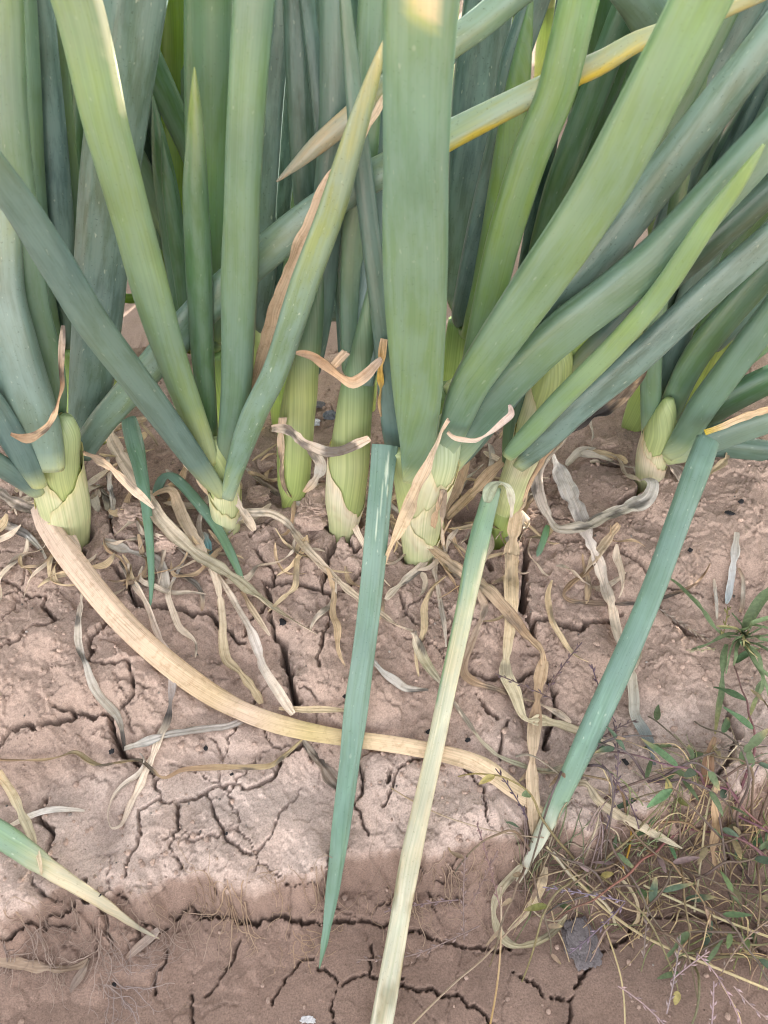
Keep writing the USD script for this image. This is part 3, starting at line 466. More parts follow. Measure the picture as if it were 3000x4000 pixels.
e.dry([(966,930,10),(990,948,14),(1020,952,12),(1055,938,14),(1090,910,16),(1106,892,16),(1100,872,8)], e.Y - .022, e.Y - .03, st=((0, PALE), (1, (.6, .52, .5))), mold=.1)
e.dry([(935,1140,12),(945,1100,18),(960,1060,16),(955,1120,18),(958,1180,10)], e.Y - .018, e.Y - .02)

f = Plant('onion plant with a leaning light green stem, right of the centre', 1085, 1150)
f.stem([(1082,1154,44),(1092,1110,52),(1106,1060,58),(1140,968,66),(1165,900,80),(1184,840,82),(1206,780,64),(1218,740,26)], f.Y, f.Y + .02, col=[(0, (.28, .38, .08)), (.3, (.36, .44, .18)), (.6, (.44, .50, .24)), (1, (.34, .42, .16))])
f.sheath(.25, .76, -.5, .5, .0013, c1=(.6, .58, .42), dirt=False)
f.sheath(.45, .93, .3, .5, .0004, c0=(.42, .49, .22), c1=(.62, .60, .44), dirt=False)
f.stem([(1100,1130,34),(1108,1040,46),(1112,960,54),(1122,880,58),(1150,800,40)], f.Y + .02, f.Y + .03, name='shoot', col=[(0, (.3, .4, .1)), (.5, G['mid']), (1, G['mid'])])
f.leaf([(1098,985,30),(1130,950,42),(1205,870,48),(1305,770,50),(1380,690,50),(1450,600,50),(1530,480,46),(1590,400,36),(1650,312,8)], f.Y - .012, f.Y - .062, (.17, .265, .125), bp=.01, flat=.75)
f.leaf([(1120,1010,30),(1160,970,50),(1220,908,66),(1380,773,70),(1540,623,70),(1680,500,70)], f.Y - .004, f.Y - .01, 'blue', .2, bp=.02, mat=leafd_m)
f.leaf([(1196,810,50),(1240,690,66),(1290,560,66),(1400,350,66),(1545,60,68)], f.Y + .04, f.Y + .06, 'deep', .2, bp=.10)
f.leaf([(1214,806,46),(1260,730,62),(1330,640,64),(1480,500,64),(1660,330,66)], f.Y + .026, f.Y + .03, 'blue', .2, bp=.12, st=[(0, (.42, .50, .2)), (.08, (.30, .42, .10)), (.2, G['mid']), (1, G['blue'])])
f.leaf([(1216,830,40),(1300,740,56),(1400,640,60),(1540,520,62),(1700,380,62)], f.Y + .018, f.Y + .02, 'dark', .2, bp=.1)
f.dry([(1440,716,10),(1412,762,26),(1380,808,30),(1330,868,30),(1255,913,26),(1205,946,22),(1165,1000,20),(1130,1086,8)], f.Y + .05, f.Y - .02, st=((0, (.55, .40, .22)), (.3, TAN), (.42, BLACK), (.62, BLACK), (.7, BROWN), (1, TAN)), mold=.4, label='withered leaf, tan and blackened in the middle')

g_ = Plant('small onion plant at the right edge whose leaves splay over bare earth', 1406, 1028)
g_.stem([(1403,1030,52),(1410,985,62),(1424,935,64),(1438,890,46),(1446,862,20)], g_.Y, col=[(0, (.44, .44, .26)), (.4, (.46, .52, .22)), (1, (.38, .45, .2))])
g_.sheath(0, .80, .7, .6, .0014, c1=(.60, .52, .42))
g_.sheath(.1, .93, -.3, .5, .0004, c1=(.62, .58, .42), dirt=False)
g_.leaf([(1408,985,36),(1406,900,42),(1406,800,44),(1420,660,42),(1450,500,34)], g_.Y + .006, tone='mid', ext=.15, bp=.12)
g_.leaf([(1424,950,30),(1432,860,48),(1462,740,58),(1500,620,60),(1580,430,62),(1690,200,62)], g_.Y + .03, tone='blue', ext=.15, bp=.12)
g_.leaf([(1432,950,34),(1462,850,58),(1530,733,66),(1610,640,66),(1720,520,64)], g_.Y + .012, g_.Y + .01, (.10, .18, .09), .15, bp=.14)
g_.leaf([(1440,985,32),(1470,955,56),(1530,862,68),(1610,755,70),(1720,610,68)], g_.Y - .010, g_.Y - .02, 'mid', .15, bp=.06)
g_.leaf([(1448,975,30),(1520,900,60),(1600,850,66),(1740,780,62)], g_.Y + .016, g_.Y + .014, 'deep', .12, bp=.08)
g_.leaf([(1436,990,34),(1500,965,58),(1570,938,60),(1700,895,56)], g_.Y - .008, g_.Y - .02, 'grey', .1, bp=.16)
g_.leaf([(1470,985,20),(1540,965,44),(1620,970,48),(1740,985,40)], g_.Y + .02, g_.Y + .01, 'blue', .05, bp=.03)
g_.leaf([(1455,950,20),(1530,860,34),(1600,790,30),(1690,720,26)], g_.Y + .024, tone='light', ext=.1, bp=.06)
g_.dry([(1520,935,14),(1560,920,18),(1610,900,18),(1680,880,10)], g_.Y - .03, st=((0, (.6, .5, .06)), (.3, STRAW), (1, TAN)), mold=.1)
g_.dry([(1440,1002,20),(1460,1010,26),(1480,1040,20),(1485,1056,8)], g_.Y - .008, g_.Y - .01, st=((0, PALE), (1, GREY)), mold=.5)

# plants standing behind the front ones, on the far side of the ridge top
def back(label, bx, by, leaves, stemw=26, col=None):
    p = Plant(label, 0, 0, group='onion plants behind the front row', pos=(bx, by, float(base(bx, by))))
    r = np.random.default_rng(hash_(label)); top = [bx + r.uniform(-.008, .008), by, p.base[2] + .10]
    P = A([p.base - [0, 0, .008], (p.base + top) / 2, top]); p.k += 1
    put(p.path, 'stem', stem_m, tube(P, A([.022, .026, .024]), st=[(0, (.38, .44, .16)), (.5, (.36, .46, .16)), (1, (.2, .3, .1))], flat=.9, k=20), p.base)
    for pts, Y, tone in leaves:
        P, W = p.world(pts, Y, Y); P = np.vstack([top, P]); W = np.r_[.012, W]; c = A(G[tone] if isinstance(tone, str) else tone); p.k += 1
        if pts[-1][2] > 8:
            dd = P[-1] - P[-2]; dd /= np.linalg.norm(dd); n0 = len(P) - 1
            for ff in (.3, .6, .85, 1): P = np.vstack([P, P[n0] + dd * .07 * ff]); W = np.r_[W, W[n0] * (1 - ff ** 1.6) + .0006]
        put(p.path, 'leaf', leafy_m if tone == 'lime' else (leafd_m if tone in ('blue', 'dark') else leaf_m), tube(P, W, flat=.6, st=[(0, SB), (.06, c), (1, c)], seed=p.seed + 7 * p.k, pw=.9), p.base)
    return p
back('dark bluish onion plant behind the leftmost one', -.245, .10, [([(150,760,50),(135,600,62),(118,400,70),(74,-30,74)], .10, 'blue'), ([(215,780,45),(170,600,55),(135,300,58),(108,-30,44)], .12, 'light'), ([(120,760,40),(80,560,60),(60,300,62),(46,-30,60)], .09, 'mid')])
back('onion plant behind the fan-leaved one, two of its short leaf tips showing', -.125, .085, [([(400,700,44),(388,600,52),(362,430,52),(330,205,3)], .058, 'deep'), ([(404,690,30),(390,580,36),(368,430,30),(350,292,3)], .052, 'deep'), ([(450,740,60),(450,500,86),(448,250,96),(450,-30,100)], .085, 'mid')])
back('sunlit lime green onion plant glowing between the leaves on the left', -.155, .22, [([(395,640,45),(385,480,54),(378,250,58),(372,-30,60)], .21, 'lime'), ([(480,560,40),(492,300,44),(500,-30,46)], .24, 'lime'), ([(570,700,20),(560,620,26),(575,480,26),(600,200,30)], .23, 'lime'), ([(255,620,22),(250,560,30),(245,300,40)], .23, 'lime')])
back('onion plant with narrow dark leaves left of the middle gap', -.085, .12, [([(560,680,46),(574,560,52),(572,430,54),(596,150,48),(614,-30,44)], .10, 'blue'), ([(595,640,40),(602,480,46),(628,200,50),(642,-30,50)], .13, 'dark'), ([(600,640,40),(640,400,50),(674,-30,56)], .155, (.115, .15, .055)), ([(625,620,40),(655,430,34),(690,200,26),(694,104,3)], .125, 'mid'), ([(630,640,50),(720,462,56),(829,300,52),(920,180,46)], .085, 'blue')])
back('onion plant behind the middle gap with one bright green leaf', -.02, .14, [([(690,640,60),(705,300,70),(722,-30,74)], .12, 'blue'), ([(740,520,30),(765,300,42),(797,-30,46)], .17, (.14, .25, .03)), ([(800,560,50),(815,300,60),(830,-30,60)], .14, 'blue'), ([(760,600,40),(745,300,46),(760,-30,50)], .16, 'dark')])
back('broad dark-leaved onion plant just right of the upright central leaf', .055, .13, [([(990,620,60),(1010,400,88),(1036,150,108),(1062,-30,112)], .14, 'blue'), ([(1000,660,44),(1040,480,56),(1085,290,60),(1122,100,62),(1168,-30,62)], .10, 'blue'), ([(1022,700,40),(1050,600,52),(1082,420,58),(1104,280,58)], .085, (.15, .25, .07))])
back('onion plant whose wide leaf ends in a withered tip bent to the left', .045, .045, [([(1010,840,46),(1040,720,62),(1080,550,74),(1140,350,82),(1210,170,86),(1258,-30,88)], .008, (.14, .235, .075)), ([(1150,640,50),(1180,500,56),(1215,380,60),(1290,180,62),(1370,-30,62)], .12, 'deep')])
hb = back('onion plant with dark crowded leaves on the right', .13, .12, [([(1250,600,55),(1330,420,62),(1430,200,64),(1512,-30,62)], .105, 'dark'), ([(1180,600,50),(1230,400,60),(1322,150,62),(1392,-30,62)], .14, 'deep'), ([(1310,600,50),(1400,400,62),(1540,160,64),(1642,-30,66)], .085, 'blue'), ([(1130,640,40),(1170,400,44),(1230,-30,50)], .16, 'dark')])
back('onion plant in the upper right corner leaning outward', .22, .13, [([(1400,640,50),(1500,330,64),(1590,130,72),(1680,-30,74)], .12, 'blue'), ([(1450,660,50),(1560,400,66),(1700,120,70)], .10, 'dark'), ([(1480,700,50),(1600,500,60),(1740,300,64)], .11, 'deep'), ([(1420,600,30),(1520,260,50),(1600,-30,54)], .17, 'mid')])
back('onion plant behind the small one at the right edge', .27, .15, [([(1500,720,50),(1600,560,62),(1740,380,66)], .13, (.09, .17, .06)), ([(1540,740,50),(1640,640,62),(1760,520,64)], .12, 'blue'), ([(1560,800,44),(1660,720,56),(1800,620,56)], .14, 'lime')])
# the bent leaf with the tan tip
P, W = hb.world([(1150,-40,64),(1010,70,60),(900,145,56),(829,195,52),(760,252,46),(690,310,38),(640,355,22),(598,392,4)], .035, .02)
P = np.vstack([A([.13, .115, .14]), A([.16, .10, .30]), P]); W = np.r_[.014, .024, W]
put(hb.path, 'leaf', leafd_m, tube(P, W, flat=.6, st=[(0, SB), (.1, G['mid']), (.7, G['grey']), (.82, (.22, .24, .10)), (.90, (.42, .32, .19)), (1, (.46, .34, .22))], seed=31), hb.base, 'leaf bent over to the left with a withered tan tip')

# neighbours and further rows: copies of four whole plants
def whole(path, seed):
    r = np.random.default_rng(seed); n = r.integers(5, 8); az0 = r.uniform(0, 6.28)
    P = A([[0, 0, -.01], [0, 0, .05], [.003, 0, .12]]); put(path, 'stem', stem_m, tube(P, A([.022, .03, .028]), st=[(0, (.38, .44, .16)), (.5, (.40, .46, .2)), (1, (.2, .3, .1))], flat=.92, k=14, step=.01))
    for i in range(n):
        az = az0 + i * 2.6 + r.uniform(-.5, .5); lean = r.uniform(.08, .5); Ln = r.uniform(.42, .66); h = A([math.cos(az), math.sin(az), 0])
        P = A([[0, 0, .08]] + [h * (lean * Ln * (q ** 1.3)) + A([0, 0, .08 + Ln * q * math.sqrt(1 - lean ** 2 * .5)]) for q in (.15, .4, .7, .9, 1)]); w = r.uniform(.026, .036); W = A([.012, w * .8, w, w * .8, w * .35, .001])
        c = A(G[['mid', 'blue', 'light', 'deep', 'grey'][r.integers(5)]]); put(path, 'leaf', leaf_m, tube(P, W, hint=(h * .9 + [0, 0, .3]), flat=.6, k=10, step=.02, st=[(0, SB), (.12, c), (1, c)], seed=seed + i))
UsdGeom.Scope.Define(stage, '/World/Looks/kinds')
for kx in range(4):
    pth = f'/World/Looks/kinds/onion_{"abcd"[kx]}'; stage.CreateClassPrim(pth); whole(pth, 300 + kx)
def copy(x, y, r, label, group):
    pth = num('/World', 'onion_plant'); xx = UsdGeom.Xform.Define(stage, pth); pr = xx.GetPrim()
    xx.AddTranslateOp().Set(Gf.Vec3d(x, y, float(base(x, y)))); xx.AddRotateZOp().Set(float(r.uniform(0, 360))); s = float(r.uniform(.88, 1.12)); xx.AddScaleOp().Set(Gf.Vec3f(s, s, s))
    pr.GetReferences().AddInternalReference(f'/World/Looks/kinds/onion_{"abcd"[r.integers(4)]}'); pr.SetInstanceable(True); meta(pr, label, 'onion', group)
r = np.random.default_rng(11)
for x in (-.66, -.58, -.50, -.42, .42, .50, .58, .66, .75): copy(x, r.uniform(0, .08), r, 'green onion plant further along the same ridge', 'onion plants further along the ridge')
for x in [q for q in np.arange(-.62, .80, .085) if not -.11 < q < .30]: copy(x + r.uniform(-.02, .02), r.uniform(.20, .30), r, 'leafy onion plant at the back of the planted ridge', 'onion plants at the back of the ridge')
rb_ = np.random.default_rng(12)
for x, y in ((-.25, .19), (-.205, .26), (-.15, .29), (.18, .27), (.245, .24)): copy(x, y, rb_, 'leafy onion plant at the back of the planted ridge', 'onion plants at the back of the ridge')
for yy, xs in ((.94, np.arange(-.9, 1.5, .062)), (1.06, np.arange(-.9, 1.5, .09)), (1.86, np.arange(-1.3, 2.2, .075))):
    for x in xs: copy(x + r.uniform(-.02, .02), yy + r.uniform(-.04, .04), r, 'green onion plant growing in a row farther back in the field', 'onion plants of the rows beyond')

# ---------------------------------------------------------------- cut and fallen leaves
CUTG, CUTB = (0.128, 0.212, 0.158), (0.11, 0.20, 0.155)
def cutleaf(name, label, pts, st, mat=None, cut=True, group=None, **kw):
    dp = densify(pts, .006, 26); P, W = lay(dp); P = gaussian_filter1d(np.pad(P, ((9, 9), (0, 0)), mode='reflect', reflect_type='odd'), 2.2, axis=0)[9:-9]; p = xf_at(name, P[-1]); meta(stage.GetPrimAtPath(p), label, 'leaf', group)
    put(p, 'blade', mat or cut_m, tube(P, W, hint=(0, -.45, .9), st=st, cut=cut, seed=hash_(label) % 50, **{**dict(flat=.52, step=.003, vary=.25, wob=.16, groove=.06), **kw}), P[-1]); return p
cutleaf('cut_leaf', 'long blue-green cut leaf lying down the middle of the slope to a fine point', [(832,962,52,.10),(820,1080,50,.085),(806,1240,48,.055),(790,1380,47,.030),(772,1510,47,.016),(755,1650,44,.012),(738,1780,38,.012),(722,1900,28,.018),(704,2020,15,.012),(690,2092,2,.003)], [(0, CUTG), (.5, CUTG), (1, (.12, .22, .13))], k=56, patches=[(.05, 1.9, .035, .14, (.5, .56, .44)), (.11, 1.7, .04, .10, (.46, .52, .40)), (.15, 1.45, .03, .09, (.5, .56, .44)), (.09, 2.2, .012, .16, (.48, .54, .42))])
cutleaf('cut_leaf', 'whitened cut leaf lying from its folded green top down off the bottom of the picture', [(1066,1052,32,.075),(1052,1100,36,.07),(1030,1190,42,.055),(1002,1330,36,.035),(966,1490,34,.018),(944,1600,36,.014),(919,1710,37,.014),(886,1860,42,.022),(853,2050,43,.02),(822,2225,48,.012),(805,2300,50,.006)],
        [(0, (.26, .34, .22)), (.08, (.18, .28, .17)), (.18, (.26, .32, .17)), (.25, (.42, .41, .25)), (.33, (.50, .45, .30)), (.5, (.56, .50, .35)), (.62, (.50, .43, .29)), (.75, (.58, .53, .39)), (1, (.60, .54, .40))], cut=False, mott=.85, patches=[(.12, 0.3, .14, .7, (.14, .24, .15)), (.30, 0.2, .14, .5, (.22, .30, .16)), (.22, 2.6, .12, .6, (.5, .48, .32))])
cutleaf('cut_leaf', 'blue-green cut leaf slanting on the right, hollow end up and white tip in the weeds', [(1528,952,54,.085),(1500,1030,54,.08),(1466,1120,53,.07),(1420,1250,52,.05),(1345,1430,54,.03),(1280,1570,52,.02),(1215,1710,44,.016),(1170,1800,32,.012),(1140,1860,20,.008),(1118,1905,10,.004)],
        [(0, CUTG), (.70, CUTG), (.82, (.2, .3, .2)), (.88, (.62, .62, .5)), (1, (.66, .6, .48))])
cutleaf('fallen_leaf', 'green-based leaf at the lower left edge withering to a tan tail', [(-60,1770,54,.03),(0,1800,56,.025),(60,1845,50,.016),(110,1880,38,.01),(170,1918,30,.008),(225,1952,25,.007),(270,1985,16,.006),(300,2008,10,.005),(345,2028,3,.002)],
        [(0, (.16, .26, .17)), (.22, (.20, .28, .14)), (.34, (.42, .40, .22)), (.42, (.58, .47, .30)), (.8, (.54, .42, .27)), (.9, (.35, .27, .18)), (1, (.55, .44, .32))], cut=False, flat=.4)
YT = [(0, (.66, .51, .42)), (.15, (.76, .58, .44)), (.32, (.73, .55, .40)), (.46, (.58, .43, .27)), (.52, (.68, .51, .38)), (.62, (.56, .44, .22)), (.75, (.70, .53, .36)), (1, (.72, .56, .38))]
cutleaf('fallen_leaf', 'long yellow-tan leaf sweeping from the left plant down across the cracked slope', [(78,1095,24,.03),(110,1150,44,.022),(160,1215,50,.018),(205,1275,50,.012),(290,1370,48,.010),(400,1462,44,.009),(470,1510,42,.008),(530,1540,38,.008),(590,1562,38,.008),(660,1580,36,.007),(760,1597,32,.007),(850,1607,32,.007),(930,1622,32,.007),(1010,1640,34,.008),(1052,1656,38,.008),(1090,1690,36,.007),(1130,1722,30,.007),(1165,1748,14,.006),(1178,1756,4,.005)], YT, mat=dry_m, cut=False, vary=-.1, mott=.45, flat=lambda t: np.where(t < .45, .5 - .3 * t, np.maximum(.13, .36 - (t - .45) * 3)), groove=.08)
used_off = A([0, 0, 0])
def strip(label, pts, st=((0, TAN), (1, PALE)), lift=.0024, name='dry_leaf', group=None, **kw):
    P, W = lay(densify(pts, lift)); sd = hash_(label) % 89; p = num('/World', name); V, Fq, uv, col = ribbon(P, W, st=st, seed=sd, **kw)
    o = P[len(P) // 2]; pr = prim(p, V - o, Fq, dry_m, col, uv); UsdGeom.Xformable(pr).AddTranslateOp().Set(Gf.Vec3d(*map(float, o))); return meta(pr, label, 'dry leaf', group)
PT, TP, PG, DK = ((0, PALE), (.5, (.64, .52, .42)), (1, TAN)), ((0, TAN), (.6, (.60, .47, .33)), (1, PALE)), ((0, PALE), (.5, (.58, .54, .50)), (1, GREY)), ((0, BROWN), (.5, GREY), (1, BROWN))
strip('pale strip with a rusty fold running from the left edge under the first plant', [(-20,1052,24,.02),(30,1085,26,.02),(80,1108,26,.022),(140,1148,24,.02),(165,1175,16,.012),(176,1192,5,.006)], ((0, PALE), (.4, (.6, .48, .4)), (1, PALE)), mold=.3)
strip('short greyish strip poking in at the left edge below the first plant', [(-20,1120,20),(20,1138,24),(60,1156,16),(84,1180,10),(100,1208,5)], PG, mold=.45)
strip('long bent straw strip folded at its top and pointed below, beside the slim stem', [(318,905,14,.03),(290,912,30,.035),(240,938,26,.035),(262,985,28,.03),(290,1030,30,.025),(345,1120,30,.016),(420,1195,30,.012),(480,1232,32,.01),(540,1275,34,.008),(600,1320,26,.006),(650,1350,14,.005),(686,1371,3,.003)], ((0, PALE), (.4, (.66, .54, .42)), (.8, (.56, .5, .36)), (1, PALE)), mold=.05, roll=.25)
strip('tan strip folded over like a hook below the slim-stemmed plant', [(322,1078,14,.012),(345,1062,20,.02),(368,1058,24,.022),(385,1090,26,.016),(405,1135,26,.01),(432,1185,24,.006),(448,1225,20,.004)], ((0, TAN), (.4, (.62, .48, .34)), (1, PALE)), mold=.05)
strip('narrow straw strip dropping straight then turning right beside the long yellow leaf', [(455,1225,14),(470,1262,17),(480,1340,16),(488,1425,20),(520,1455,22),(550,1492,22),(565,1522,10)], ((0, PALE), (.6, (.58, .46, .30)), (1, STRAW)), mold=.1, lift=.006)
strip('whitish strip lying along the big dark crack left of the middle', [(470,1240,10),(500,1290,16),(525,1336,20),(548,1380,24),(565,1430,22),(590,1472,24),(615,1515,22),(635,1545,12)], ((0, PALE), (.5, (.68, .60, .54)), (1, PALE)), mold=.08, lift=.007)
strip('long thin strip arching from the slim-stemmed plant to the middle green leaf', [(492,1152,8,.004),(505,1125,18,.012),(535,1107,20,.018),(575,1108,18,.014),(612,1125,18,.01),(650,1170,20,.008),(690,1215,18,.007),(745,1270,16,.006),(800,1310,16,.006),(860,1352,18,.006),(895,1364,20,.007)], ((0, GREY), (.3, PALE), (.7, (.6, .48, .36)), (1, PALE)), mold=.25)
strip('grey-green twisted strip continuing down toward the whitened leaf', [(893,1362,20,.006),(905,1400,22,.006),(925,1440,20,.006),(950,1472,16,.006),(968,1500,8,.004)], ((0, PALE), (.5, (.45, .40, .26)), (1, GREY)), mold=.4)
strip('thin greyed strip curving down the left slope to a black-stained end', [(183,1262,8),(174,1310,13),(168,1378,15),(182,1430,15),(196,1467,17),(212,1500,24),(240,1530,22),(258,1555,14),(266,1600,10),(268,1622,6)], ((0, PALE), (.5, (.58, .52, .46)), (.75, GREY), (1, BLACK)), mold=.4)
strip('whitish strip lying level from the blackened end to under the yellow leaf', [(266,1618,10),(300,1608,18),(350,1592,20),(430,1578,20),(490,1570,20),(525,1556,22),(552,1543,10)], ((0, GREY), (.2, (.5, .46, .42)), (1, (.66, .57, .52))), mold=.25)
strip('black-spotted strip running down from under the yellow leaf to a hanging loop', [(262,1220,12),(290,1262,18),(314,1300,18),(335,1355,16,.005),(368,1435,16,.006),(372,1490,18),(362,1550,20),(345,1600,22),(325,1650,24),(300,1700,22),(278,1745,16),(262,1783,10),(242,1790,8,.006),(232,1762,10),(240,1728,14),(270,1695,18),(305,1668,20),(312,1640,14),(300,1625,6)], ((0, GREY), (.12, PALE), (.36, (.66, .55, .5)), (.48, BLACK), (.56, PALE), (1, (.62, .55, .48))), mold=.22)
strip('dark wiry dry leaf lying across the lower left slope from the picture edge', [(-20,1640,12),(60,1643,14),(120,1638,12),(160,1626,12),(190,1645,16),(215,1655,16),(260,1648,18),(300,1642,14),(325,1660,8),(356,1680,9),(400,1664,10),(450,1660,12),(520,1658,12),(580,1655,12),(615,1630,11),(655,1594,5)], ((0, BROWN), (.3, (.36, .29, .17)), (.6, BROWN), (1, (.45, .36, .2))), mold=.45, lift=.004, curl=.6)
strip('pale loop of dry leaf hooked between the leaning stem and the small right plant', [(1200,903,10,.055),(1212,945,24,.045),(1180,985,24,.03),(1158,1030,26,.022),(1166,1080,28,.016),(1182,1115,28,.012),(1210,1146,26,.012),(1255,1140,30,.012),(1300,1120,36,.014),(1355,1098,36,.014),(1400,1075,30,.015),(1412,1045,24,.015),(1398,1034,18,.012),(1385,1038,8,.006)], ((0, PALE), (.3, (.55, .46, .40)), (.6, (.62, .54, .44)), (1, (.62, .58, .54))), mold=.35, roll=.25)
strip('long grey-white strip crossing under the slanting right leaf', [(1192,985,24,.03),(1212,1025,34,.016),(1240,1085,36,.01),(1262,1140,30,.008),(1285,1200,28,.006),(1305,1262,32,.006),(1322,1318,34,.006),(1338,1385,30,.006),(1350,1405,16,.005)], ((0, (.62, .58, .54)), (.5, (.64, .56, .50)), (.8, PALE), (1, GREY)), mold=.2, roll=.15)
strip('bluish-grey stained strip with a folded top below the slanting right leaf', [(1352,1400,10),(1374,1410,26),(1362,1450,26),(1366,1500,28),(1372,1545,26),(1390,1580,28),(1404,1615,24),(1414,1655,8)], ((0, BROWN), (.2, (.55, .47, .36)), (.6, (.48, .46, .40)), (.75, (.33, .38, .38)), (1, (.2, .2, .2))), mold=.2)
strip('straw strip arched between the central plant and the leaning stem, then falling', [(960,1125,14,.006),(985,1100,26,.012),(1030,1055,34,.03),(1075,1008,32,.045),(1112,982,28,.05),(1130,975,30,.05),(1126,1050,32,.038),(1113,1130,30,.022),(1104,1200,30,.014)], ((0, TAN), (.4, (.60, .44, .30)), (1, (.62, .47, .31))), mold=.12, roll=.2)
strip('wide straw strip with dark bands continuing down, then bending right across the slope', [(1104,1195,30,.014),(1103,1270,30,.008),(1102,1340,26,.006),(1094,1420,20,.006),(1092,1450,26,.006),(1112,1500,28,.007),(1140,1558,14,.007),(1160,1556,26,.007),(1200,1562,22),(1260,1583,14),(1330,1612,5)], ((0, (.62, .47, .31)), (.3, STRAW), (.45, (.55, .47, .32)), (.8, (.62, .53, .36)), (1, PALE)), mold=.2, roll=.2)
strip('long tan strip from the foot of the central plant to a kink beside the crack', [(842,1122,16,.02),(880,1150,26,.02),(920,1178,28,.018),(980,1222,30,.012),(1050,1272,30,.009),(1100,1325,28,.008),(1145,1380,24,.007),(1172,1412,20,.007),(1174,1440,20,.007)], ((0, TAN), (.5, (.58, .44, .31)), (.8, BROWN), (1, TAN)), mold=.25, roll=.2)
strip('straight straw band running down from the kink into the weeds', [(1176,1425,18,.007),(1166,1470,28,.007),(1158,1530,26,.006),(1152,1600,28,.006),(1150,1680,28,.006),(1152,1760,26,.008),(1158,1815,14,.006)], ((0, TAN), (.3, BROWN), (.42, (.60, .46, .32)), (1, (.62, .49, .34))), mold=.15, roll=.12)
strip('tan strip bent twice between the whitened leaf and the kinked strip', [(1038,1225,10,.01),(1034,1280,12,.008),(1046,1312,22),(1036,1345,18),(1018,1395,18),(1000,1450,20),(1035,1478,18),(1075,1490,18),(1120,1506,16),(1165,1520,14),(1205,1540,16),(1236,1562,5)], ((0, TAN), (.3, (.58, .45, .36)), (.55, BROWN), (1, PALE)), mold=.3)
strip('thin green-grey strip looping low between the whitened and the slanting leaf', [(978,1512,8),(1000,1545,16),(1030,1590,16),(1055,1618,14),(1085,1640,10),(1130,1655,14),(1180,1668,14),(1225,1655,14),(1265,1640,12),(1325,1616,4)], ((0, PALE), (.5, (.42, .40, .28)), (1, PALE)), mold=.3)
strip('pale strip leading down through the weeds to a pointed end', [(1112,1636,8),(1140,1630,12),(1180,1652,16),(1215,1678,22),(1245,1692,20),(1262,1690,16),(1290,1728,20),(1340,1762,22),(1390,1788,20),(1440,1815,14),(1476,1834,4)], ((0, GREY), (.4, (.58, .47, .33)), (1, (.62, .55, .40))), mold=.2, lift=.010)
strip('small bleached scrap lying alone at the right', [(1592,1148,10),(1588,1190,18),(1582,1235,16),(1572,1290,14),(1568,1306,4)], ((0, GREY), (.5, (.62, .60, .58)), (1, (.45, .50, .52))), mold=.1)
strip('thin brown curled scrap beside the bleached one at the right', [(1594,1225,5),(1606,1260,9),(1605,1300,11),(1598,1325,5)], DK, mold=.2)
strip('tiny pale sliver left of the bleached scrap', [(1542,1248,4),(1546,1290,9),(1548,1340,5)], PG, mold=.1)
strip('grey wedge-shaped scrap between the two thin green leaves and the first plant', [(222,1168,14),(250,1180,24),(290,1195,24),(335,1210,26),(352,1230,24),(358,1270,18),(362,1275,6)], ((0, GREY), (.4, (.50, .45, .40)), (1, (.58, .50, .42))), mold=.35)
strip('dark crinkled scrap in the crack below the hooked strip', [(372,1235,8),(400,1248,14),(430,1270,12),(438,1295,10),(436,1322,4)], DK, mold=.6)
strip('short strip hanging over the crack left of the grey wedge', [(258,1210,6),(280,1245,14),(300,1268,12),(305,1276,5)], PG, mold=.4)
strip('straight pale splinter beside the grey wedge', [(360,1280,6),(382,1240,8),(400,1205,7),(412,1185,4)], PG, mold=.1)
strip('blue-stained scrap under the slim-stemmed plant', [(438,1148,10),(446,1160,16),(452,1190,14),(462,1225,8)], ((0, GREY), (.4, (.22, .45, .46)), (.7, (.34, .46, .44)), (1, PALE)), mold=.1)
strip('tan end poking out below the short thin green leaf', [(522,1275,10),(538,1305,14),(560,1340,12),(585,1375,4)], TP, mold=.15)
strip('tan sliver at the left edge holding a pale curved blade', [(-10,1668,26,.02),(20,1705,24,.018),(48,1762,20,.014),(70,1810,16,.014),(85,1855,12,.018),(90,1892,3,.012)], ((0, STRAW), (.4, (.60, .53, .38)), (1, (.62, .5, .34))), mold=.12)
strip('pale dusty strip curving over the rounded brow at the left', [(0,1795,5),(40,1775,12),(80,1758,16),(130,1747,12),(185,1752,4)], PG, mold=.1)
strip('tan withered leaf lying on the furrow floor at the lower left', [(-20,2074,22),(40,2080,26),(90,2090,26),(140,2092,26),(176,2085,22),(192,2070,8)], ((0, (.40, .29, .21)), (1, (.36, .27, .2))), mold=.1, lift=.003)
strip('brown scrap lying slantwise on the furrow floor', [(345,2005,10),(325,2025,18),(300,2045,18),(272,2072,6)], ((0, (.4, .32, .27)), (1, (.36, .27, .22))), mold=.1)
strip('muddy half-buried leaf below the tan one on the furrow floor', [(192,2070,14),(185,2095,22),(165,2120,20),(150,2145,8)], ((0, (.4, .32, .26)), (1, (.3, .22, .18))), mold=.1)
strip('thin dark strip curling on the bare earth right of the pale loop', [(1296,1190,8,.006),(1262,1240,18),(1235,1260,14),(1216,1285,12),(1232,1300,11),(1290,1304,12),(1340,1306,10),(1395,1302,9),(1450,1285,9),(1500,1262,9),(1525,1235,8),(1535,1215,3)], ((0, (.5, .36, .24)), (.2, BROWN), (.5, (.2, .15, .12)), (1, BROWN)), mold=.5, lift=.0035)
strip('brown strip slanting up under the pale loop', [(1338,1130,12,.01),(1310,1170,22,.007),(1285,1205,20,.006),(1258,1245,8)], TP, mold=.25)
strip('thin strip dangling below the foot of the central plant', [(940,1110,8,.01),(952,1150,10),(938,1215,12),(945,1275,14),(958,1340,12),(964,1400,5)], ((0, PALE), (1, (.58, .5, .42))), mold=.25)
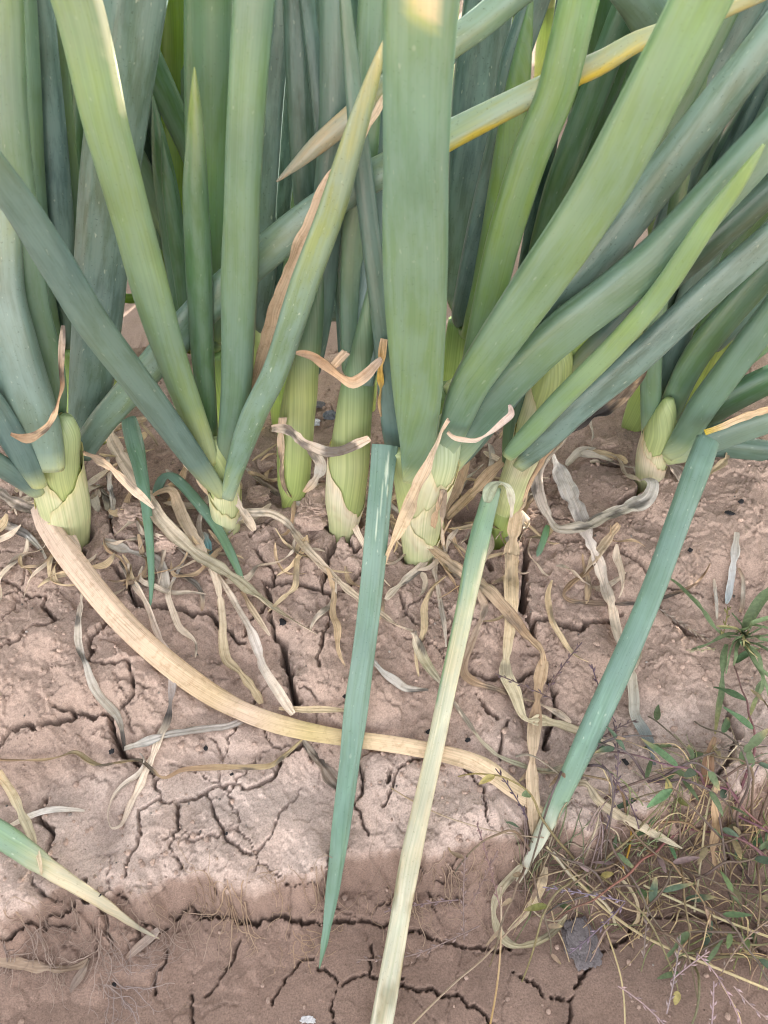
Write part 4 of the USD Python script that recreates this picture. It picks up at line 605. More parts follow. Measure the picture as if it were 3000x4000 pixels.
strip('grey-stained strip left of the foot of the central plant', [(930,1195,10),(910,1225,16),(880,1250,18),(852,1275,18),(832,1298,8)], ((0, PALE), (.5, GREY), (1, PALE)), mold=.55)
strip('thin black-spotted strip between the middle leaf and the whitened leaf', [(776,1345,6),(775,1380,14),(790,1410,14),(815,1440,18),(850,1470,18),(880,1488,14),(928,1490,4)], ((0, PALE), (.5, (.56, .52, .48)), (1, GREY)), mold=.45)
strip('tan crumpled strip beside the stem foot right of the central plant', [(1010,980,10,.03),(1000,1020,22,.022),(985,1060,24,.016),(966,1095,18,.01),(960,1140,10,.005)], ((0, TAN), (1, (.50, .35, .24))), mold=.1)
strip('curled pale scrap at the foot of the leaning stem', [(1050,1130,8),(1072,1138,18),(1090,1150,20),(1098,1172,10)], PG, mold=.3)
strip('withered strip leaning on the leaning stem near its foot', [(1150,1000,12,.02),(1160,1050,16,.012),(1140,1090,14,.006),(1130,1120,6)], ((0, BROWN), (.5, TAN), (1, BROWN)), mold=.5)
strip('brown-grey strip behind the green folded leaf on the left', [(232,985,10,.02),(236,1040,14,.012),(245,1090,16,.006),(238,1120,8)], PG, mold=.4)
strip('tan strip leaning between the first and the slim-stemmed plants', [(180,1055,16,.008),(215,1030,22,.014),(262,1000,24,.024),(300,975,14,.03)], ((0, GREY), (.5, (.55, .42, .28)), (1, TAN)), mold=.2)
strip('grey strip on the earth between the slim stem and the ribbed stem', [(530,1010,8,.008),(560,1040,14),(600,1068,16),(640,1085,10)], ((0, GREY), (1, BROWN)), mold=.5)
strip('flat pale strip along the top of the long yellow leaf end', [(600,1530,6,.007),(650,1534,14),(700,1534,13),(756,1536,4)], ((0, STRAW), (1, (.58, .46, .3))), mold=.1, lift=.005)
strip('dark fan-shaped scrap half in the crack by the middle leaf', [(652,1595,8),(672,1625,26),(700,1660,36),(722,1690,28),(735,1706,8)], ((0, GREY), (.5, (.40, .32, .26)), (1, (.28, .22, .18))), mold=.4, lift=.002)
strip('straw curl standing over the weeds at the right', [(1555,1685,5,.02),(1540,1740,16,.022),(1548,1790,20,.02),(1540,1830,16,.016),(1545,1870,14,.012),(1560,1895,5,.01)], ((0, TAN), (.5, (.50, .34, .2)), (1, BROWN)), mold=.1)
strip('rust-brown twisted leaf tip hanging above the weeds at the right', [(1545,1590,6,.012),(1532,1630,18,.01),(1528,1660,22,.008),(1525,1695,4,.006)], ((0, BROWN), (1, (.33, .18, .11))), mold=.1)
strip('straw band bent like a hairpin in the weeds', [(1128,1870,14,.012),(1105,1895,20,.012),(1078,1930,22,.010),(1065,1965,22,.008),(1075,2015,20,.007),(1120,2045,22,.007),(1160,2035,20,.007),(1205,2005,14,.007),(1225,1975,6,.006)], ((0, (.58, .52, .38)), (.5, (.50, .44, .30)), (1, (.55, .48, .30))), mold=.25)
strip('second straw band fanning from the white leaf tip', [(1180,1870,12,.012),(1168,1915,18,.012),(1150,1955,18,.010),(1120,1990,14,.008),(1095,2012,5,.006)], ((0, STRAW), (1, (.55, .48, .34))), mold=.25)
strip('thin straw curve hooking round in the weeds', [(1340,1898,5,.01),(1360,1920,9,.012),(1378,1955,10,.01),(1380,1985,9,.008),(1365,2000,4,.005)], ((0, (.6, .52, .36)), (1, STRAW)), mold=.05)
# thin green folded leaves
cutleaf('fallen_leaf', 'thin dark green leaf standing on its tip left of the slim-stemmed plant', [(278,905,30,.05),(290,950,36,.045),(305,1020,30,.035),(318,1100,22,.02),(324,1180,17,.01),(328,1240,14,.006),(328,1285,9,.004),(324,1312,2,.002)], [(0, (.10, .18, .11)), (1, (.10, .2, .10))], cut=False, flat=.35)
cutleaf('fallen_leaf', 'thin folded green leaf hooked over beside the slim stem, tip on the earth', [(336,1070,16,.012),(345,1030,22,.026),(356,1008,16,.03),(385,1035,24,.026),(425,1082,24,.018),(465,1130,22,.012),(495,1185,20,.008),(518,1240,14,.005),(526,1258,7,.003)], [(0, (.10, .18, .12)), (1, (.13, .22, .11))], cut=False, flat=.35)
cutleaf('fallen_leaf', 'tiny green leaf shred on the bare earth right of the leaning stem', [(1183,1135,8),(1180,1160,14),(1168,1185,13),(1160,1202,3)], [(0, (.12, .25, .07)), (1, (.12, .2, .13))], cut=False, flat=.3)
strip('green and white folded top of the whitened leaf, bent over and drooping', [(1052,1088,14,.075),(1062,1058,34,.08),(1078,1042,36,.08),(1098,1055,24,.078),(1106,1085,14,.07),(1104,1120,5,.06)], ((0, (.45, .5, .36)), (.5, (.60, .60, .46)), (1, (.60, .52, .42))), mold=.1)

r = np.random.default_rng(55); ms = []
for i in range(150):
    x, y = r.uniform(-.30, .30), r.uniform(-.012, .15) * r.random() ** .4
    if x > .10 and y < .06: continue
    a0 = r.uniform(0, 6.28); L = r.uniform(.025, .075); P = []
    for q in range(5): P.append([x, y, float(base(x, y)) + .003 + r.uniform(0, .008)]); a0 += r.normal(0, .5); x += math.cos(a0) * L / 5; y += math.sin(a0) * L / 5
    wd = r.uniform(.003, .0075); cc = A([TAN, PALE, GREY, STRAW][r.integers(4)]) * r.uniform(.75, 1.1); ms.append(ribbon(P, [wd * .4, wd, wd, wd * .8, wd * .2], st=((0, cc), (1, cc)), mold=.25, roll=.9, curl=.5, seed=i, step=.004, k=5))
def join(ms):
    vs, fs, us, cs, n = [], [], [], [], 0
    for V, Fq, uv, col in ms: vs.append(V); fs.append(Fq + n); us.append(uv); cs.append(col); n += len(V)
    return np.vstack(vs), np.vstack(fs), np.vstack(us), np.vstack(cs)
for i in range(70):
    x, y = r.uniform(-.27, .17), r.uniform(-.055, .01); a0 = -PI / 2 + r.normal(0, .8); L = r.uniform(.025, .075); P = []
    for q in range(6): P.append([x, y, float(base(x, y)) + .002 + r.uniform(0, .004) + (.012 if q == 0 else 0) * r.random()]); a0 += r.normal(0, .45); x += math.cos(a0) * L / 5; y += math.sin(a0) * L / 5
    wd = r.uniform(.0022, .0055); cc = A([TAN, PALE, PALE, STRAW][r.integers(4)]) * r.uniform(.8, 1.1); ms.append(ribbon(P, [wd * .3, wd, wd * .9, wd, wd * .7, wd * .15], st=((0, cc), (1, cc)), mold=.3, roll=1.0, curl=.5, seed=200 + i, step=.003, k=5))
V, Fq, uv, col = join(ms); meta(prim('/World/leaf_litter', V, Fq, dry_m, col, uv), 'withered leaf litter lying between and behind the onion stems', 'leaf litter', None, 'stuff')

# ---------------------------------------------------------------- weeds, grasses, straws, roots, clods
def wire(P, r, k=6, step=.003, tw=None):
    P = A(P, float); W = np.full(len(P), 2 * r) if np.ndim(r) == 0 else 2 * A(r, float); return P, W
def blade(P, W, c0, c1, up=(0, 0, 1), fold=.35, seed=0):
    return ribbon(P, W, up=up, st=((0, c0), (.6, c0), (1, c1)), mold=0.0, curl=fold, roll=.25, seed=seed, step=.002, thick=.0003, k=5, ripple=.0)
WG, WD, WP, WY, WR = (.125, .165, .080), (.095, .135, .085), (.26, .18, .17), (.44, .36, .14), (.38, .26, .18)
def weed(label, u, v, seed, stems=3, size=.10, dirs=None, cols=(WG, WD), stemc=((.16, .10, .09),), lw=.0040, ll=.024, h=.02, name='creeping_weed', cat='weed'):
    r = np.random.default_rng(seed); o = gnd(u, v)[0][0]; p = xf_at(name, o); meta(stage.GetPrimAtPath(p), label, cat, None)
    for i in range(stems):
        a = (dirs[i] if dirs else r.uniform(0, 6.28)) + r.uniform(-.2, .2); L = size * r.uniform(.7, 1.15); n = 9; P = []
        x, y = o[0], o[1]; hh = h * r.uniform(.6, 1.3)
        for j in range(n):
            q = j / (n - 1); z = float(base(x, y)) + .001 + hh * (1 - (2 * q - .9) ** 2 * .8) * min(1, q * 3); P.append([x, y, z]); a += r.uniform(-.28, .28); x += math.cos(a) * L / n; y += math.sin(a) * L / n
        P = A(P); sc = stemc[i % len(stemc)]; W = np.linspace(.0019, .0009, n)
        put(p, 'stem', weed_m, tube(P, W, hint=(0, .1, 1), flat=1, k=6, step=.003, st=[(0, sc), (1, A(sc) * .7 + A(WG) * .4)], groove=0, seed=seed), o)
        for j in range(1, n):
            if r.random() < .76: continue
            d = P[min(j + 1, n - 1)] - P[j - 1]; d /= np.linalg.norm(d); side = np.cross(d, [0, 0, 1]) * (1 if (j + i) % 2 else -1); dr = d * r.uniform(.35, 1.0) + side * r.uniform(.4, 1.0) + A([0, 0, r.uniform(-.1, .55)]); dr /= np.linalg.norm(dr)
            l = ll * r.uniform(.45, 1.05); s = A([0, .15, .4, .7, 1]); Q = P[j] + dr * (s * l)[:, None] - A([0, 0, 1]) * (s ** 2 * l * r.uniform(.05, .35))[:, None]; Q[:, 2] = np.maximum(Q[:, 2], base(Q[:, 0], Q[:, 1]) + .0015)
            w = lw * r.uniform(.7, 1.2); c = A(cols[r.integers(len(cols))]) * r.uniform(.8, 1.25); c1 = c if r.random() < .7 else A(WY) * .6 + A(WR) * .4
            V = blade(Q, A([.0012, w * .8, w, w * .7, .0005]), c, c1, up=A([0, 0, 1]) + side * r.uniform(-.5, .5), seed=int(r.integers(90)))
            put(p, 'leaf', weed_m, V, o)
    return p
PI = math.pi
weed('creeping weed spreading right from the tip of the slanting leaf', 1290, 1740, 1, 3, .12, [.1, -.6, -1.3], (WG, WD, (.12, .17, .08)))
weed('dark low weed below the bluish-grey strip', 1400, 1690, 2, 3, .07, [.3, -.4, 2.6], (WD, WG), ll=.020)
weed('broad-leaved creeping weed at the far right, under the straw curl', 1590, 1730, 3, 4, .10, [-.3, .9, -1.2, 3.3], ((.10, .17, .08), WD), ((.22, .09, .12),), .0055, .028)
weed('green weed in the right corner of the bank', 1600, 1880, 4, 4, .10, [2.8, .5, -1.0, 1.8], ((.10, .18, .08), WG), lw=.0050, ll=.028)
weed('reddish-stemmed weed in the thick of the tangle', 1480, 1790, 5, 4, .10, [0, -.9, 3.6, -2.0], (WG, (.14, .12, .06)), ((.26, .10, .10), (.18, .12, .08)))
weed('yellowing weed next to the hairpin straw band', 1260, 1880, 6, 4, .09, [.2, -.7, 2.9, -2.2], (WY, WG, (.2, .2, .06)), ((.30, .22, .10),), ll=.018)
weed('leafy weed growing at the foot of the bank on the right', 1440, 1930, 7, 3, .09, [.4, -.5, 2.9], (WD, (.09, .14, .06)), ll=.026, lw=.0048)
weed('sparse weed on the furrow floor under the right tangle', 1490, 2060, 8, 3, .09, [-.4, .3, -1.6], (WG, WD), ((.2, .16, .08),), ll=.020)
weed('weed with a green sprig reaching the furrow crack', 1350, 1990, 9, 3, .08, [0, -.8, 2.4], ((.10, .19, .09), WD), ll=.022)
weed('dry purple-brown weed tangled behind the slanting leaf', 1240, 1650, 10, 3, .08, [.2, -.7, -2.5], (WP, WR, (.2, .14, .1)), ((.15, .10, .10),), .0028, .016)
weed('brown withered weed in the middle of the tangle', 1370, 1800, 12, 4, .08, [.4, -.6, 2.7, -1.8], (WR, (.30, .20, .12), WP), ((.24, .15, .10),), .0032, .018)
weed('brown withered weed left of the hairpin straw band', 1150, 1850, 14, 3, .07, [2.8, -2.6, -1.4], (WR, (.30, .22, .14)), ((.24, .15, .10),), .0028, .014)
weed('small weed below the rust-brown twisted tip', 1530, 1700, 15, 3, .07, [.4, -1.0, 2.4], (WD, WG), ll=.018)
weed('withered weed at the right edge above the corner', 1640, 1810, 16, 4, .09, [2.6, 3.4, -2.2, 1.6], ((.28, .22, .12), WG), ((.22, .14, .10),), .004, .022)
weed('low weed along the foot of the bank near the picture edge', 1640, 2000, 17, 3, .09, [2.7, 3.4, -2.6], (WG, (.13, .18, .07)), ll=.024)
# grass clump at the right edge
o = gnd(1600, 1380)[0][0]; gp = xf_at('grass_clump', o); meta(stage.GetPrimAtPath(gp), 'tuft of green grass rooted in the earth at the right edge', 'grass tuft')
r = np.random.default_rng(3)
GB = [[(1580,1378,6,.01),(1550,1362,9,.014),(1510,1310,11,.016),(1470,1268,10,.012),(1432,1240,3,.006)], [(1570,1390,8,.01),(1562,1430,13,.012),(1556,1500,15,.01),(1550,1545,11,.006),(1544,1588,3,.003)], [(1600,1372,10,.012),(1620,1330,20,.03),(1650,1290,22,.04),(1700,1230,18,.05)],
      [(1610,1390,6,.01),(1640,1420,10,.014),(1648,1470,9,.012),(1630,1520,8,.008),(1614,1558,2,.003)], [(1600,1375,6,.01),(1560,1375,9,.02),(1520,1395,8,.016),(1490,1405,3,.01)], [(1595,1365,6,.012),(1620,1350,9,.03),(1680,1330,8,.04)], [(1600,1370,6,.012),(1570,1355,7,.024),(1545,1352,2,.02)],
      [(1605,1385,6,.012),(1650,1400,10,.024),(1700,1430,8,.02)], [(1600,1385,6,.012),(1640,1450,8,.02),(1665,1520,6,.012)], [(1590,1370,5,.012),(1640,1352,7,.03),(1680,1362,5,.03)], [(1600,1380,7,.01),(1590,1410,9,.014),(1584,1440,3,.008)], [(1605,1372,6,.01),(1640,1380,9,.03),(1690,1385,8,.03)], [(1610,1385,6,.01),(1630,1430,9,.02),(1690,1480,9,.02)]]
for i in range(18):
    az = r.uniform(0, 6.28); l = 18 + 75 * r.random() ** 2; u0, v0 = 1603 + r.uniform(-10, 10), 1378 + r.uniform(-8, 8); GB.append([(u0, v0, 5, .008), (u0 + math.cos(az) * l * .5, v0 - math.sin(az) * l * .5, 4.5, .02), (u0 + math.cos(az + .2) * l, v0 - math.sin(az + .2) * l, 3, .015)])
for i, bl in enumerate(GB):
    P, W = lay(bl); cc = A(WG) * r.uniform(.9, 1.6) if r.random() < .8 else A([.36, .32, .14]); put(gp, 'blade', weed_m, blade(P, W, cc, (.30, .26, .10) if i in (1, 3) else cc, fold=.5, seed=i), o)
def spike(label, pts, c=(.20, .13, .15), lift=.02, w0=5.0, parent=None, rate=.0042, fat=1.0):
    """a thin seed spike: a stalk with small overlapping grains on alternate sides"""
    P, W = lay(pts, lift); Q, w, s, L = smooth_path(P, np.full(len(P), .0008), .002); V, Fq, uv, col = tube(P, np.full(len(P), .0008), hint=(0, .1, 1), flat=1, k=5, step=.004, st=[(0, c), (1, c)], groove=0)
    T, Sd, Nn = frames(Q, (0, 0, 1)); vs, fs, cs = [V], [Fq], [col]; n = len(V); r = np.random.default_rng(hash_(label))
    oc = A([[1, 0, 0], [0, 1, 0], [-1, 0, 0], [0, -1, 0], [0, 0, 1], [0, 0, -1]], float); of = A([[0, 1, 4, 4], [1, 2, 4, 4], [2, 3, 4, 4], [3, 0, 4, 4], [1, 0, 5, 5], [2, 1, 5, 5], [3, 2, 5, 5], [0, 3, 5, 5]])
    q, i = .12 * s[-1], 0
    while q < s[-1]:
        k = min(int(q / s[-1] * (len(Q) - 1)), len(Q) - 1); sg = 1 if i % 2 else -1; ax = T[k] * .88 + Sd[k] * sg * .42 + Nn[k] * .1; a2 = np.cross(ax, Nn[k]); f = fat * r.uniform(.8, 1.2)
        vs.append(Q[k] + Sd[k] * sg * .0007 + ax * .001 + oc @ A([a2 * .0006 * f, Nn[k] * .0006 * f, ax * .0021 * f])); fs.append(of + n); n += 6; cs.append(np.tile(A(c) * r.uniform(.75, 1.5), (6, 1))); q += rate * r.uniform(.8, 1.2); i += 1
    V, Fq, col = np.vstack(vs), np.vstack(fs), np.vstack(cs)
    if parent: return put(parent[0], 'seed_spike', weed_m, (V, Fq, None, col), parent[1])
    p = num('/World', 'seed_spike'); oo = P[0]; pr = prim(p, V - oo, Fq, weed_m, col); UsdGeom.Xformable(pr).AddTranslateOp().Set(Gf.Vec3d(*map(float, oo))); meta(pr, label, 'seed spike')
spike('a', [(1560,1378,5,.012),(1568,1345,5,.02),(1572,1310,5,.02)], (.22, .20, .08), parent=(gp, o), fat=1.3); spike('b', [(1545,1400,5,.012),(1515,1404,5,.014),(1482,1404,5,.012)], (.35, .31, .2), parent=(gp, o), fat=1.3)
spike('pale dry grass spike pointing at the grass tuft', [(1420,1312,8,.004),(1470,1346,8,.005),(1530,1384,8,.006)], (.40, .31, .25), rate=.003, fat=1.7)
SPK = [('spike leaning left across the whitened leaf near the bottom', [(990,1944),(930,1950),(830,1970)], (.28, .2, .2)), ('lower spike across the whitened leaf by the floor crack', [(1035,2000),(960,2036),(900,2060),(770,2073)], (.30, .22, .2)), ('upright spike right of the whitened leaf', [(1003,2030),(1001,1950),(1005,1850)], (.3, .22, .2)),
  ('spike crossing under the slanting leaf to the upper right', [(1180,1495),(1215,1440),(1257,1388)], (.12, .08, .09)), ('dark spike lying left of the kinked strip', [(1195,1510),(1140,1485),(1070,1455)], (.13, .09, .1)), ('long dark spike on the slanting leaf', [(1330,1560),(1300,1500),(1278,1435)], (.14, .09, .12)),
  ('purplish spike from the hairpin band to the weeds', [(1350,1947),(1260,1930),(1172,1916)], (.3, .24, .30)), ('spike rising over the grey stone', [(1350,1950),(1290,2010),(1230,2060)], (.24, .18, .22)), ('dark spike above the pale plate', [(1140,1770),(1100,1700),(1070,1660)], (.12, .08, .1)),
  ('brown spike left of the slanting leaf tip', [(1080,1960),(1060,1880),(1030,1780)], (.28, .18, .17)), ('brown spike leaning to the pale plate edge', [(1018,1950),(1050,1890),(1075,1838)], (.26, .18, .16)), ('pale green spike in the weeds', [(1380,1850),(1405,1820),(1430,1808)], (.3, .34, .2)),
  ('pink spike at the bottom right, leftmost', [(1335,2130),(1385,2165),(1450,2230)], (.42, .30, .30)), ('pink spike at the bottom right beside the crack', [(1450,2118),(1490,2085),(1532,2055)], (.42, .3, .3)), ('long pink spike slanting to the bottom right corner', [(1505,2060),(1550,2110),(1610,2240)], (.44, .31, .33)), ('pink upright spike at the bottom right', [(1536,2230),(1540,2180),(1542,2120)], (.44, .32, .33)),
  ('pink spike nearest the right bottom corner', [(1585,2130),(1620,2170),(1680,2215)], (.4, .3, .3)), ('upright grey-pink spike below the floor crack', [(1440,2190),(1455,2120),(1470,2020)], (.36, .28, .27)), ('straight spike over the floor crack at the right', [(1390,2070),(1395,2010),(1400,1960)], (.3, .23, .2)), ('dark spike across the middle of the tangle', [(1300,1650),(1340,1700),(1380,1790)], (.15, .1, .12)),
  ('dark spike leaning up from the tangle', [(1310,1790),(1335,1650),(1325,1560)], (.14, .1, .12)), ('brown spike on the right bank', [(1560,2100),(1600,2040),(1659,1990)], (.32, .24, .2)), ('dark thin spike above the low straw loop', [(1290,1600),(1330,1575),(1375,1555)], (.14, .1, .1))]
for lb, pt, cc in SPK: spike(lb, [(u, v, 5) for u, v in pt], cc, lift=.018)
def straw(label, pts, c, c1=None, r=2.2, lift=.012):
    P, W = lay([(u, v, r * 2) for u, v in pts], lift); V, Fq, uv, col = tube(P, W, hint=(0, .1, 1), flat=.8, k=7, step=.004, st=[(0, c), (1, c1 or c)], groove=.02); p = num('/World', 'straw'); pr = prim(p, V - P[0], Fq, dry_m, col, uv)
    UsdGeom.Xformable(pr).AddTranslateOp().Set(Gf.Vec3d(*map(float, P[0]))); meta(pr, label, 'straw')
YS = (.58, .47, .26)
straw('long yellow straw running from the slanting leaf tip to the right edge', [(1180,1828),(1215,1870),(1260,1915),(1305,1962),(1405,2030),(1530,2084),(1690,2150)], YS, (.6, .52, .36), 3)
straw('second long straw crossing the right corner above the first', [(1390,1912),(1505,1964),(1590,1998),(1690,2034)], (.58, .52, .34), None, 2.8)
straw('straw dropping to the bottom edge left of the hairpin band', [(1082,1915),(1083,1980),(1082,2034),(1075,2120),(1055,2230)], (.6, .5, .4), (.55, .36, .14), 2)
straw('yellow straw falling to the bottom edge right of the grey stone', [(1300,1985),(1320,2040),(1336,2090),(1350,2230)], YS, (.6, .5, .3), 1.8)
straw('brown straw reaching from the hairpin band to the bottom edge', [(1150,1955),(1100,2010),(1050,2065),(980,2125),(880,2225)], (.38, .28, .2), (.45, .36, .27), 2)
straw('orange straw standing in the weeds', [(1362,1780),(1360,1830),(1345,1878)], (.6, .36, .06), None, 2.2)
straw('tan straw lying level over the pale plate', [(845,1702),(940,1755),(1010,1780),(1080,1798),(1190,1810)], (.48, .36, .24), None, 1.5)
straw('straw bent across the tangle toward the right', [(1200,1845),(1290,1925),(1345,1960),(1400,1972)], (.5, .38, .26), None, 2)
straw('thick pale straw from the white leaf tip along the foot of the bank', [(1195,1840),(1240,1900),(1310,1955),(1330,2000)], (.58, .5, .36), None, 3.2)
straw('brown stalk standing out of the tangle at the far right', [(1570,1690),(1600,1740),(1659,1790)], (.26, .14, .15), None, 2.6)
straw('pale stalk rising in the right weeds', [(1500,1970),(1515,1850),(1530,1740),(1545,1690)], (.45, .40, .28), None, 2.4)
straw('thin straw looping toward the grey stone', [(1150,1965),(1175,1985),(1205,1990),(1225,1975)], (.5, .42, .3), None, 1.6)
r = np.random.default_rng(77)
LITTER = 1
# root threads hanging from the undercut bank
def root(P, r0, k=4):
    return tube(P, np.linspace(r0 * 2, r0 * .8, len(P)), hint=(0, .1, 1), flat=1, k=k, step=.0025, st=[(0, (.40, .29, .22)), (1, (.44, .33, .25))], groove=0, soft=False)[:4]
def walk(r, x, y, L, a, n=10, wob=.9, hang=0.0):
    P = []
    for j in range(n): P.append([x, y, float(base(x, y)) + .0022 + hang * math.sin(j / (n - 1) * PI) + r.uniform(-.0006, .0008)]); a += r.uniform(-wob, wob); x += math.cos(a) * L / n; y += math.sin(a) * L / n
    return A(P)
def join(ms):
    vs, fs, us, cs, n = [], [], [], [], 0
    for V, Fq, uv, col in ms: vs.append(V); fs.append(Fq + n); us.append(uv); cs.append(col); n += len(V)
    return np.vstack(vs), np.vstack(fs), np.vstack(us), np.vstack(cs)
r = np.random.default_rng(8); ms = []
for i in range(380):
    x = r.uniform(-.22, .26); y = float(ylip(x)) - abs(r.normal(.008, .012)); c = N(x, 0, 22, 5)
    if c < -.05 and r.random() < .6: continue
    ms.append(root(walk(r, x, y, r.uniform(.010, .034), -PI / 2 + r.normal(0, .8), 8, 1.0, r.uniform(0, .004)), r.uniform(.00016, .00034)))
V, Fq, uv, col = join(ms); meta(prim('/World/fine_roots', V, Fq, dry_m, col, uv), 'mat of hair-fine roots hanging from the undercut bank', 'roots', None, 'stuff')
r = np.random.default_rng(78); ms = []
for i in range(460):
    u, v = r.uniform(1130, 1690), r.uniform(1600, 2120)
    if v > 1950 + (u - 1130) * .35 or v < 1860 - (u - 1130) * .55: continue
    o = gnd(u, v)[0][0]; P = walk(r, o[0], o[1], r.uniform(.012, .05), r.uniform(0, 6.28), 7, .25, r.uniform(0, .016)); k = r.random(); cc = A([(.58, .47, .30), (.50, .38, .24), (.36, .26, .22), (.24, .26, .13)][r.integers(4)]) * r.uniform(.7, 1.2)
    ms.append(tube(P, np.linspace(.0011, .0005, 7) * r.uniform(.6, 1.3), hint=(0, .1, 1), flat=.8, k=4, step=.003, st=[(0, cc), (1, cc)], groove=0, soft=False))
V, Fq, uv, col = join(ms); meta(prim('/World/dead_stems', V, Fq, weed_m, col, uv), 'tangle of thin dead stems lying among the weeds', 'dead stems', None, 'stuff')
def rootbunch(label, u, v, seed, n, L, a0, spread, rr=.0004):
    r = np.random.default_rng(seed); o = gnd(u, v)[0][0]; ms = []
    for i in range(n):
        P = walk(r, o[0] + r.uniform(-.006, .006), o[1] + r.uniform(-.004, .004), L * r.uniform(.5, 1.1), a0 + r.uniform(-spread, spread), 12, .55, .001); ms.append(root(P, rr * r.uniform(.7, 1.3), 5))
        for _ in range(3): k = r.integers(3, 11); ms.append(root(walk(r, P[k, 0], P[k, 1], L * r.uniform(.15, .35), a0 + r.uniform(-1.2, 1.2), 7, .7), rr * .5))
    V, Fq, uv, col = join(ms); p = num('/World', 'root_bunch'); pr = prim(p, V - o, Fq, dry_m, col * 1.15, uv); UsdGeom.Xformable(pr).AddTranslateOp().Set(Gf.Vec3d(*map(float, o))); meta(pr, label, 'roots')
rootbunch('branching root bunch spread on the furrow floor at the lower left', 218, 2030, 1, 7, .035, -PI / 2, .4)
rootbunch('continuation of thin roots fanning right at the bottom left', 240, 2120, 2, 8, .045, -.7, .6)
rootbunch('pale root tuft hanging below the bank left of the middle leaf', 510, 1925, 3, 8, .035, -PI / 2 - .4, .5)
rootbunch('wispy root strands at the left edge of the bank', 60, 1990, 4, 6, .035, -PI / 2 - .2, .5)
rootbunch('roots dangling right of the whitened leaf', 880, 1905, 5, 7, .03, -PI / 2, .6)
rootbunch('root strands left of the middle leaf tip', 650, 2020, 6, 5, .025, -1.2, .7, .0003)
rootbunch('small root tuft hanging beside the middle leaf', 690, 1895, 7, 5, .014, -PI / 2, .4)
rootbunch('tangled roots under the pale plate', 960, 1870, 9, 8, .024, -1.2, .8)
# clods, crumbs, stones and charcoal bits
import trimesh
def lump(name, label, u, v, size, seed, col, mat=None, squash=(1, .85, .6), rough=.5, sink=.38, cat='clod', group=None, sub=4, rot=0.0):
    s = trimesh.creation.icosphere(subdivisions=sub); V = s.vertices.copy(); d = V.copy(); n = meshkit.fbm(d * 1.3 + seed * 3.1, 5, seed) - .5; n2 = meshkit.fbm(d * 4.5 + seed, 3, seed + 5) - .5
    n3 = meshkit.fbm(d * 11 + seed, 3, seed + 9) - .5; d = np.sign(d) * np.abs(d) ** .7; V = d * (1 + 2.0 * rough * n + 1.1 * rough * n2 + .5 * rough * n3)[:, None] * A(squash); c, sn = math.cos(rot), math.sin(rot); V = V @ A([[c, sn, 0], [-sn, c, 0], [0, 0, 1]])
    p0, t = gnd(u, v); rad = size / 2 * t[0] / F; V = V * rad; o = p0[0] + [0, 0, rad * squash[2] * (1 - 2 * sink) + .001]; p = num('/World', name)
    pr = prim(p, V, s.faces, mat or soil_m, np.tile(col, (len(V), 1)) * (1 + .5 * n2[:, None])); UsdGeom.Xformable(pr).AddTranslateOp().Set(Gf.Vec3d(*map(float, o))); meta(pr, label, cat, group)
SC = (.40, .287, .232)
lump('earth_clod', 'big block of dry earth wedged between the two ribbed stems', 690, 1100, 96, 1, SC, squash=(.9, 1.0, .55), sub=5)
lump('earth_clod', 'small cube-like clod left of the folded thin green leaf', 358, 1170, 60, 3, SC, squash=(1, .8, .7))
lump('earth_clod', 'brown clod beside the foot of the slim stem', 560, 1075, 46, 4, SC)
lump('earth_clod', 'crumbly clod between the first and slim-stemmed plants', 290, 1120, 62, 5, SC)
lump('earth_clod', 'lump of earth behind the first dry strip, left', 235, 1060, 54, 6, SC)
lump('earth_clod', 'clod right of the ribbed yellow-green stem, behind', 585, 1010, 44, 7, SC)
lump('earth_clod', 'lump of earth at the foot of the small right plant', 1310, 975, 80, 8, SC, squash=(1, .7, .45), sub=5)
lump('earth_clod', 'rough clod at the left of the thick ribbed stem', 690, 1040, 40, 14, SC)
lump('grey_stone', 'dull grey-violet flake of stone lying in the floor crack', 1252, 2038, 80, 9, (.19, .165, .165), squash=(.8, 1, .36), rough=.6, sink=.35, cat='stone')
lump('stone', 'blue-grey pebble behind the gap between the ribbed stems', 712, 900, 26, 10, (.16, .17, .20), squash=(1, .7, .6), cat='stone', sub=3)
lump('stone', 'white pebble behind the gap between the ribbed stems', 682, 915, 18, 11, (.62, .62, .66), cat='stone', sub=3)
lump('stone', 'dark flat pebble at the back of the gap', 690, 878, 24, 15, (.15, .14, .15), squash=(1, .6, .5), cat='stone', sub=3)
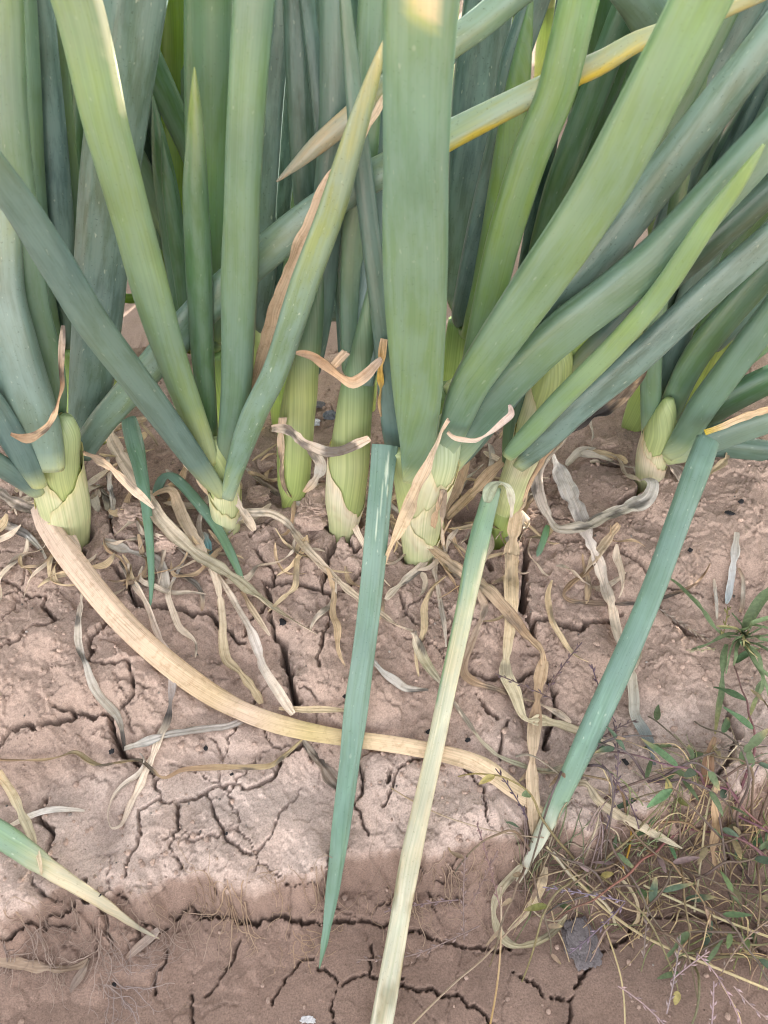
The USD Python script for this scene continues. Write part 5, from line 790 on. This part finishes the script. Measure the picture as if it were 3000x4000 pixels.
lump('paper_scrap', 'white crumb of litter at the bottom edge', 665, 2203, 24, 12, (.62, .60, .60), squash=(1, .5, .2), rough=.9, cat='litter', sub=3)
r = np.random.default_rng(21)
for (u, v, s), lb in zip([(610,1346,20),(445,1618,14),(242,1625,16),(748,1507,14),(501,1674,9),(1575,1110,20),(1600,1085,16),(1350,1648,16),(216,1935,8),(248,2128,12),(1010,1600,14),(925,1582,12),(1490,1190,14),(490,1802,8)],
    ['black speck under the pointed straw tip', 'black crumb below the level whitish strip', 'black crumb by the wiry dry leaf', 'black crumb left of the middle green leaf', 'tiny black crumb under the wiry leaf end', 'black flake on the bare earth at the far right', 'second black flake on the bare earth, farther up', 'dark pebble under the bluish-grey strip',
     'tiny dark crumb on the left brow', 'black crumb among the bottom left roots', 'grey pebble right of the whitened leaf', 'dark bead left of the whitened leaf', 'dark crumb right of the slanting leaf', 'tiny black crumb on the pale brow']):
    lump('charcoal_bit', lb, u, v, s * .8, int(r.integers(99)), (.035, .033, .035), squash=(1, .75, .22), rough=.9, cat='charcoal', sub=2, rot=r.uniform(0, 3))
# loose crumbs of soil
ms = []; ic = trimesh.creation.icosphere(subdivisions=1)
for i in range(4200):
    x, y = r.uniform(-.3, .32), r.uniform(-.31, .2); s = float(ylip(x))
    if y < s - .02 and r.random() < .75: continue
    if N(x, y, 26, 99) < -.02 and r.random() < .7: continue
    rad = .0006 + .0016 * r.random() ** 3; V = ic.vertices * (1 + .35 * (meshkit.noise(ic.vertices * 2 + i) - .5))[:, None] * rad * r.uniform(.6, 1.1, 3)
    j, k = np.searchsorted(GX, x), np.searchsorted(GY, y); V = V + [x, y, Z[min(k, ny - 1), min(j, nx - 1)] + rad * .4]; ms.append((V, np.c_[ic.faces, ic.faces[:, 2]], np.zeros((len(V), 2)), np.tile(A(SC) * r.uniform(.75, 1.25) if r.random() < .93 or rad > .0012 else A([.5, .43, .38]) * r.choice([.25, .5, .9]), (len(V), 1))))
V, Fq, uv, col = join(ms); meta(prim('/World/soil_crumbs', V, Fq, soil_m, col), 'loose crumbs of dry earth scattered over the ridge', 'crumbs', None, 'stuff')
